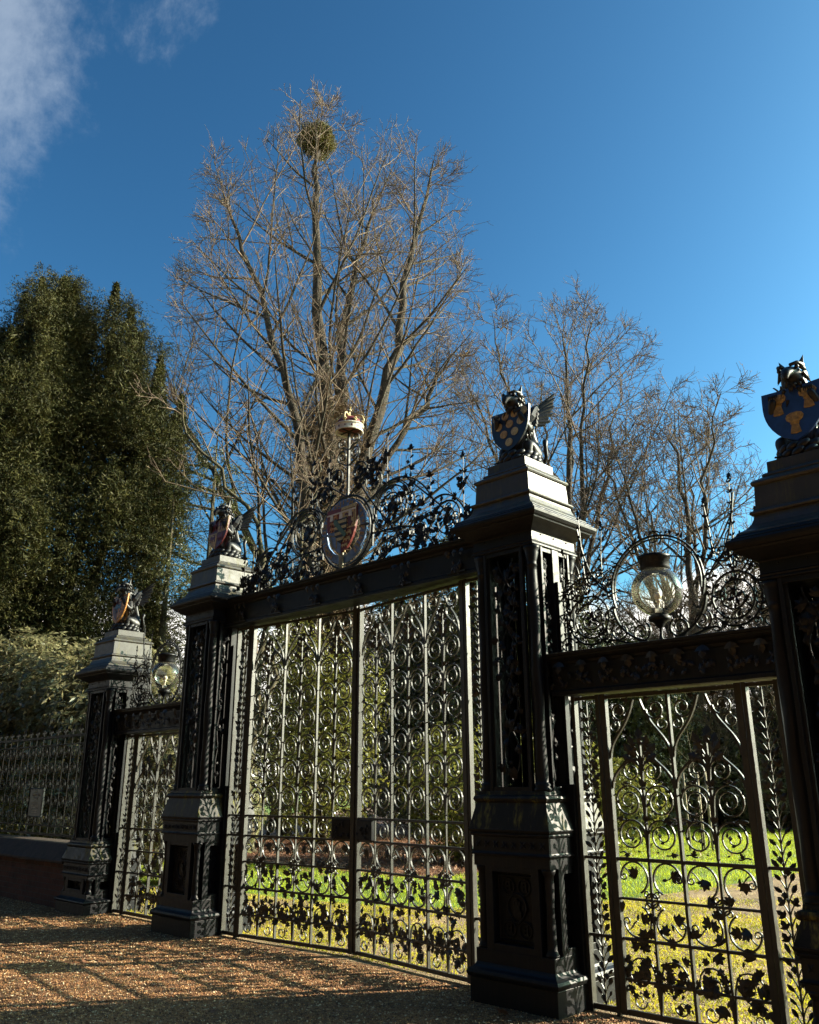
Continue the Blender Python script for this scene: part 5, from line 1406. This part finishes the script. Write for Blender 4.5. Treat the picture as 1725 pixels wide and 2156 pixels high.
# evergreens --------------------------------------------------------------
def conifer(name, base, spires, label, seed, m, nleaf, L=(.09, .16), W=(.022, .036), group=None, core=True, cat='tree', hang=.5):
    """spires: [(x,y,z0,z1,r)] overlapping pointed lobes; sprays of leaves on and inside them"""
    rg = np.random.default_rng(seed)
    spires = [tuple(s)+((1.25,) if len(s) == 5 else ()) for s in spires]
    area = np.array([(s[3]-s[2])*s[4]*(2.4 if s[4] < 1.4 else 1) for s in spires]); cnt = (area/area.sum()*nleaf/16).astype(int)
    Ps, Ds, Ns = [], [], []
    for (x, y, z0, z1, r, ex), n in zip(spires, cnt):
        f = rg.random(n)**1.1; a = rg.uniform(0, 2*PI, n)
        prof = np.where(f < .22, .72+.28*f/.22, np.maximum(0, 1-(np.maximum(f-.22, 0)/.78)**ex))
        lump = 1+.16*np.sin(a*5+f*11+seed)+.12*np.sin(a*3-f*23)+rg.normal(0, .05, n)
        q = 1-.5*rg.random(n)**2.2
        rr = r*prof*lump*q+.05
        C = np.stack([x+rr*np.cos(a), y+rr*np.sin(a), z0+(z1-z0)*f], 1)
        kp = (np.sin(C[:, 0]*2.1+1.3*np.sin(C[:, 2]*.9))*np.sin(C[:, 1]*2.3+C[:, 2]*.6)+.8*np.sin(C[:, 2]*1.9+C[:, 0]*1.1)+rg.normal(0, .35, n)) > -.3
        C = C[kp]; a = a[kp]; f = f[kp]; n = len(C)
        if n == 0: continue
        out = np.stack([np.cos(a), np.sin(a), .5+.9*f+rg.normal(0, .25, n)], 1); out /= np.linalg.norm(out, axis=1)[:, None]
        # spray: 16 leaves along a short shoot
        k = 16; t = np.tile(np.linspace(0, 1, k), (n, 1)); sl = rg.uniform(.3, .85, (n, 1))
        droop = np.zeros((n, k, 3)); droop[..., 2] = -hang*(t**2)*sl
        Pc = C[:, None, :]+out[:, None, :]*(t*sl)[..., None]+droop+rg.normal(0, .035, (n, k, 3))
        Dd = out[:, None, :]*.7+rg.normal(0, .55, (n, k, 3)); Dd[..., 2] -= hang*t*.9
        Dd /= np.linalg.norm(Dd, axis=2)[..., None]
        Ps.append(Pc.reshape(-1, 3)); Ds.append(Dd.reshape(-1, 3))
    P = np.vstack(Ps); D = np.vstack(Ds); n = len(P); N = rg.normal(size=(n, 3))+np.array([0, 0, .5]); N /= np.linalg.norm(N, axis=1)[:, None]
    V, F = leaf_cards(P, D, N, rg.uniform(*L, n), rg.uniform(*W, n))
    t_ = empty(name, base, label, cat, group)
    cr = link('crown', np_mesh('crown', V, F), M[m], t_)
    if core:   # inner, larger shaded sprays
        Pi = []
        for (x, y, z0, z1, r, ex) in spires:
            n = int(430*(z1-z0)*r); f = rg.random(n)*.93; a = rg.uniform(0, 2*PI, n); prof = np.where(f < .22, .72+.28*f/.22, np.maximum(0, 1-(np.maximum(f-.22, 0)/.78)**ex))
            rr = r*prof*.7*np.sqrt(rg.random(n)); Pi.append(np.stack([x+rr*np.cos(a), y+rr*np.sin(a), z0+(z1-z0)*f], 1))
        Pi = np.vstack(Pi); n = len(Pi); Di = rg.normal(size=(n, 3)); Di /= np.linalg.norm(Di, axis=1)[:, None]; Ni = rg.normal(size=(n, 3)); Ni /= np.linalg.norm(Ni, axis=1)[:, None]
        V, F = leaf_cards(Pi, Di, Ni, rg.uniform(.16, .32, n), rg.uniform(.03, .05, n)); link('inner_foliage', np_mesh('inner_foliage', V, F), M[m], t_)
    H = max(s[3] for s in spires)
    tr = MB()
    for (x, y, z0, z1, r, ex) in spires[:12]: tr.tube([(x*.15, y*.15, -.1), (x*.5, y*.5, z0+.2*(z1-z0)), (x, y, z0+.5*(z1-z0)), (x, y, z1-.15)], [.28, .18, .1, .015], 7)
    tr.build('trunk', M['bark2'], t_, True)
    return t_
def LY(s, d): return (s*.38-d*.925, s*.925+d*.38)   # lateral / depth for things seen at the far left
def spy(s, d, z0, z1, r): x, y = LY(s, d); return (x, y, z0, z1, r)
_r = random.Random(14)
_tips = []
for k in range(46):
    ss = _r.uniform(-4.2, 3.4); dd = _r.uniform(-2.6, 1.6)
    top = 19.6-.42*abs(ss+.3)**1.5-.45*abs(dd)+_r.uniform(-2.4, .1)
    if ss > 2: top -= .5
    if ss < -2: top -= 1.6
    _tips.append(spy(ss, dd, top-_r.uniform(4, 6.5), top, _r.uniform(.75, 1.15)))
for k in range(30):      # boughs that break the outline lower down
    an = _r.uniform(-1.9, 1.9); rr_ = 3.9; zt_ = _r.uniform(3, 12.5)
    _tips.append(spy(-.6+rr_*math.sin(an), -.3-rr_*math.cos(an)*.9, zt_-_r.uniform(1.5, 3), zt_, _r.uniform(.7, 1.1)))
conifer('yew_tree', (-26.2, 10.8, 0), [spy(-.7, 0, .3, 15.4, 4.4)+(1.9,)]+[spy(x_, d_, z_, t_, r_)+(1.5,) for x_, d_, z_, t_, r_ in ((.1, .2, 6, 18.0, 2.2), (-1.9, -.2, 5, 17.2, 2.2), (1.7, 0, 4, 17.0, 2.3), (.9, .6, 5, 17.9, 2.0), (-.9, .2, 6, 18.2, 2.0), (-2.9, .4, 3, 14.8, 2.2), (2.6, -.5, 1, 13.6, 1.7), (2.7, -1.4, 0, 8.5, 2.4), (.6, -2.4, 0, 7.5, 3.0), (-2.2, -2.2, 0, 8.5, 3.0))]+_tips,
    'huge broad dark yew with several pointed tops left of the bare trees', 5, 'yew', 720000, L=(.07, .13), W=(.017, .028), hang=.8)
conifer('yew_tree', (-27.2, 7.9, 0), [spy(-1.6, 0, 1, 14.6, 3.2), spy(-.6, -.8, .5, 15.4, 2.0), spy(.4, -1.0, .5, 12.8, 2.4), spy(-2.8, -.4, 1, 15.8, 2.4), spy(-.4, -2.4, .5, 9.5, 2.6), spy(-3.6, -2, .5, 12.5, 2.8)],
    'dark green yew cut off by the left edge of the photo', 6, 'yew', 150000, hang=.8)
conifer('conifer', (-21.8, 13.6, 0), [(0, 0, 1.5, 12.8, 1.5), (-.8, -.9, 1, 10.8, 1.5), (.9, 1.0, 1, 8.8, 1.5), (.2, -.6, .5, 7.0, 2.0)], 'loose drooping conifer beside the right side of the huge yew', 7, 'cedar', 60000, hang=.9, core=False)
def shrub(name, base, lobes, label, seed, m, nleaf, L, W, group=None, cat='shrub'):
    """lobes: (x,y,z,rx,rz)"""
    rg = np.random.default_rng(seed); Ps, Ds, Ns = [], [], []
    vol = np.array([l[3]**2+l[3]*l[4] for l in lobes]); cnt = (vol/vol.sum()*nleaf/7).astype(int)
    for (x, y, z, rx, rz), n in zip(lobes, cnt):
        u = rg.normal(size=(n, 3)); u /= np.linalg.norm(u, axis=1)[:, None]
        q = (1-.55*rg.random(n)**1.8)*(1+.13*np.sin(u[:, 0]*6+seed)*np.sin(u[:, 2]*7+x))
        C = np.array([x, y, z])+u*q[:, None]*np.array([rx, rx, rz])
        a = rg.uniform(0, 2*PI, (n, 1))+np.linspace(0, 2*PI, 7, endpoint=False)[None]+rg.normal(0, .2, (n, 7))
        ax = u+np.array([0, 0, .5])+rg.normal(0, .3, (n, 3)); ax /= np.linalg.norm(ax, axis=1)[:, None]
        e1 = np.cross(ax, [0, 0, 1.]); e1 /= np.linalg.norm(e1, axis=1)[:, None]+1e-6; e2 = np.cross(ax, e1)
        D = e1[:, None]*np.cos(a)[..., None]+e2[:, None]*np.sin(a)[..., None]+ax[:, None]*rg.uniform(-.5, .25, (n, 7, 1)); D /= np.linalg.norm(D, axis=2)[..., None]
        l = rg.uniform(*L, (n, 7)); P = C[:, None]+D*l[..., None]*.55; N = ax[:, None]+D*.4+rg.normal(0, .6, (n, 7, 3)); N -= D*(N*D).sum(2)[..., None]; N /= np.linalg.norm(N, axis=2)[..., None]+1e-6
        Ps.append(np.concatenate([P, l[..., None]], 2).reshape(-1, 4)); Ds.append(D.reshape(-1, 3)); Ns.append(N.reshape(-1, 3))
    P = np.vstack(Ps); D = np.vstack(Ds); N = np.vstack(Ns)
    V, F = leaf_cards(P[:, :3], D, N, P[:, 3], P[:, 3]*W)
    V[:, 2] = np.maximum(V[:, 2], .01)
    t_ = empty(name, base, label, cat, group)
    link('leaves', np_mesh('leaves', V, F), M[m], t_)
    tr = MB()
    for (x, y, z, rx, rz) in lobes:
        for k in range(3): tr.tube([(rg.normal(0, .2), rg.normal(0, .2), -.05), (x*.6+rg.normal(0, .2), y*.6+rg.normal(0, .2), z*.6), (x+rg.normal(0, rx*.3), y+rg.normal(0, rx*.3), z+rz*.4)], [.07, .045, .012], 6)
    tr.build('stems', M['bark2'], t_, True)
    return t_
shrub('rhododendron', (-17.2, 8.6, 0), [(0, 0, 2.4, 1.6, 2.2), (-1.2, -.4, 3.0, 1.4, 1.8), (1.1, .2, 2.0, 1.3, 2.0), (0, .3, 3.6, 1.1, 1.3), (.3, -.6, 1.2, 1.4, 1.2)], 'pale leaved rhododendron rising behind the railing next to the short left pier', 61, 'rhodo', 26000, (.13, .2), .34)
shrub('rhododendron', (-20.6, 8.2, 0), [(0, 0, 2.5, 1.8, 2.4), (-1.4, -.3, 3.0, 1.5, 1.9), (1.2, -.1, 2.6, 1.5, 2.2), (.2, -.3, 4.0, 1.2, 1.2)], 'pale leaved rhododendron behind the railing at the left edge of the photo', 62, 'rhodo', 28000, (.13, .2), .34)
shrub('rhododendron', (-14.6, 8.9, 0), [(0, 0, 1.5, 1.2, 1.5), (-.7, .3, 2.3, 1.0, 1.4), (.6, .3, 1.4, .9, 1.3)], 'low rhododendron seen between the short left pier and the railing', 63, 'rhodo', 11000, (.12, .18), .34)
# evergreens seen through the gates
shrub('holly_tree', (-20.6, 17.2, 0), [(0, 0, 2.2, 1.9, 2.2), (-1.3, .4, 3.6, 1.6, 2.0), (.5, .6, 4.2, 1.3, 1.8), (-.6, -.4, 5.2, 1.1, 1.5)], 'olive green holly seen through the left leaf of the main gates', 64, 'laurel', 42000, (.08, .12), .42, cat='tree')
shrub('holly_tree', (-25.6, 19.6, 0), [(0, 0, 2.6, 2.2, 2.6), (1.2, .8, 4.4, 1.8, 2.4), (-1.2, -.8, 4.6, 1.7, 2.4), (.2, .2, 6.2, 1.4, 1.8)], 'tall olive evergreen bush behind the holly through the left leaf of the main gates', 65, 'laurel', 36000, (.09, .13), .42, cat='tree')
shrub('laurel_bush', (-13.6, 15.8, 0), [(0, 0, 1.3, 1.5, 1.3), (-.9, .6, 1.9, 1.3, 1.3), (.9, .3, 1.0, 1.0, 1.0)], 'yellow green laurel bush beyond the leaf litter through the middle of the main gates', 66, 'laurel', 19000, (.09, .13), .4)
shrub('laurel_bush', (-13.9, 20.4, 0), [(0, 0, 1.4, 1.8, 1.5), (-1.4, .3, 1.8, 1.5, 1.7), (1.3, .6, 1.2, 1.2, 1.2)], 'pale green laurel bush further back through the right leaf of the main gates', 67, 'laurel', 19000, (.1, .14), .4)
rh0 = shrub('rhododendron', (-19.2, 33.4, 0), [(0, 0, 1.6, 2.1, 1.7), (-1.6, .4, 2.0, 1.7, 1.8), (1.6, .5, 1.7, 1.6, 1.6)], 'glossy dark rhododendron at the far edge of the lawn through the right side gate', 68, 'rhodo', 26000, (.14, .2), .34, group='rhododendrons along the far edge of the lawn')
for k, (x, y, s) in enumerate([(-15.2, 35.4, 1.0), (-11.6, 38.2, 1.05), (-22.6, 30.8, 1.15), (-8.2, 42, 1.1), (-25.5, 27.5, 1.3), (-5.0, 46, 1.1), (-17.6, 37.5, 1.6), (-13, 41, 1.5), (-1.5, 50, 1.2)]):
    c = copy_tree(rh0); c.location = (x, y, 0); c.rotation_euler = (0, 0, k*1.9); c.scale = (s, s, s*(.9+.15*(k % 3)))

# yews added out of view behind the camera, blocking sky light on iron fronts
yw = [o for o in col.objects if o.name == 'yew_tree'][0]
for k, (x, y, s) in enumerate([(-34, -9, .9), (-27, -12.5, 1.0), (-19, -13.5, .95), (-11.5, -13, 1.05), (-4, -13.5, .95), (3.5, -12, 1.0), (10, -8.5, .95), (15, -2.5, .85)]):
    c = copy_tree(yw); c.location = (x, y, 0); c.rotation_euler = (0, 0, 1.1+k*1.3); c.scale = (s*1.25, s*1.25, s)
    c['label'] = 'tall dark yew added out of view behind the viewer to keep the iron fronts dark'; c['group'] = 'unseen yews added to block sky light'

hl = [o for o in col.objects if o.name == 'holly_tree'][0]
for (x, y, s, h, lb) in [(-26.5, 27.5, 1.5, 1.75, 'dark evergreen far back above the holly, through the left leaf of the main gates'), (-22.2, 26.5, 1.5, 1.8, 'dark evergreen far back beside the meeting stiles of the main gates'),
        (-19.2, 27.6, 1.2, 1.5, 'dark evergreen far back through the middle of the right main gate leaf'), (-17.0, 29.8, 1.1, 1.2, 'lower dark evergreen far back through the right edge of the right main gate leaf'),
        (-14.5, 38.5, 1.3, 1.0, 'dark evergreen behind the far rhododendrons, left half of the right side gate'), (-9.5, 43, 1.4, 1.1, 'dark evergreen behind the far rhododendrons, right half of the right side gate')]:
    c = copy_tree(hl); c.location = (x, y, 0); c.scale = (s, s, h); c.rotation_euler = (0, 0, x*2.3); c['label'] = lb
    for ch in c.children:
        if ch.name.startswith('leaves'):
            ch.data = ch.data.copy(); ch.data.materials[0] = M['yew2']

# planted sapling with its stakes
def stakes(loc, h, label, rz=0):
    t_ = empty('tree_support', loc, label, 'tree stakes', 'staked saplings', rz)
    for x, y in ((-.28, -.16), (.28, -.16), (0, .32)): MB().lathe([(.035, 0), (.033, h)], (x, y, -.05), 8).build('stake', M['wood'], t_, True)
    MB().box((0, -.16, h*.78), (.66, .03, .08)).build('crossbar', M['wood'], t_)
    p_ = [grow(np.random.default_rng(int(h*100)), np.array([0, 0, 0.]), np.array([0, 0, 1.]), h*1.6, .025, .008, .3, .04, 0)]
    for q in range(14):
        i0 = 3+q % (len(p_[0][0])-4); p_.append(grow(np.random.default_rng(q), p_[0][0][i0], perp_dir(np.random.default_rng(q), np.array([0, 0, 1.]), .8), .7, .01, .006, .2, .1, .05))
    V, F = tubes_batch(p_, 5); link('sapling', np_mesh('sapling', V, F), M['bark2'], t_)
stakes((-11.0, 22.1, 0), 2.0, 'three pale wooden stakes round a sapling on the lawn, seen through the right side gate', .3)
stakes((-11.7, 16.4, 0), 1.95, 'pale stakes with a crossbar round a sapling, through the right main gate leaf', -.4)
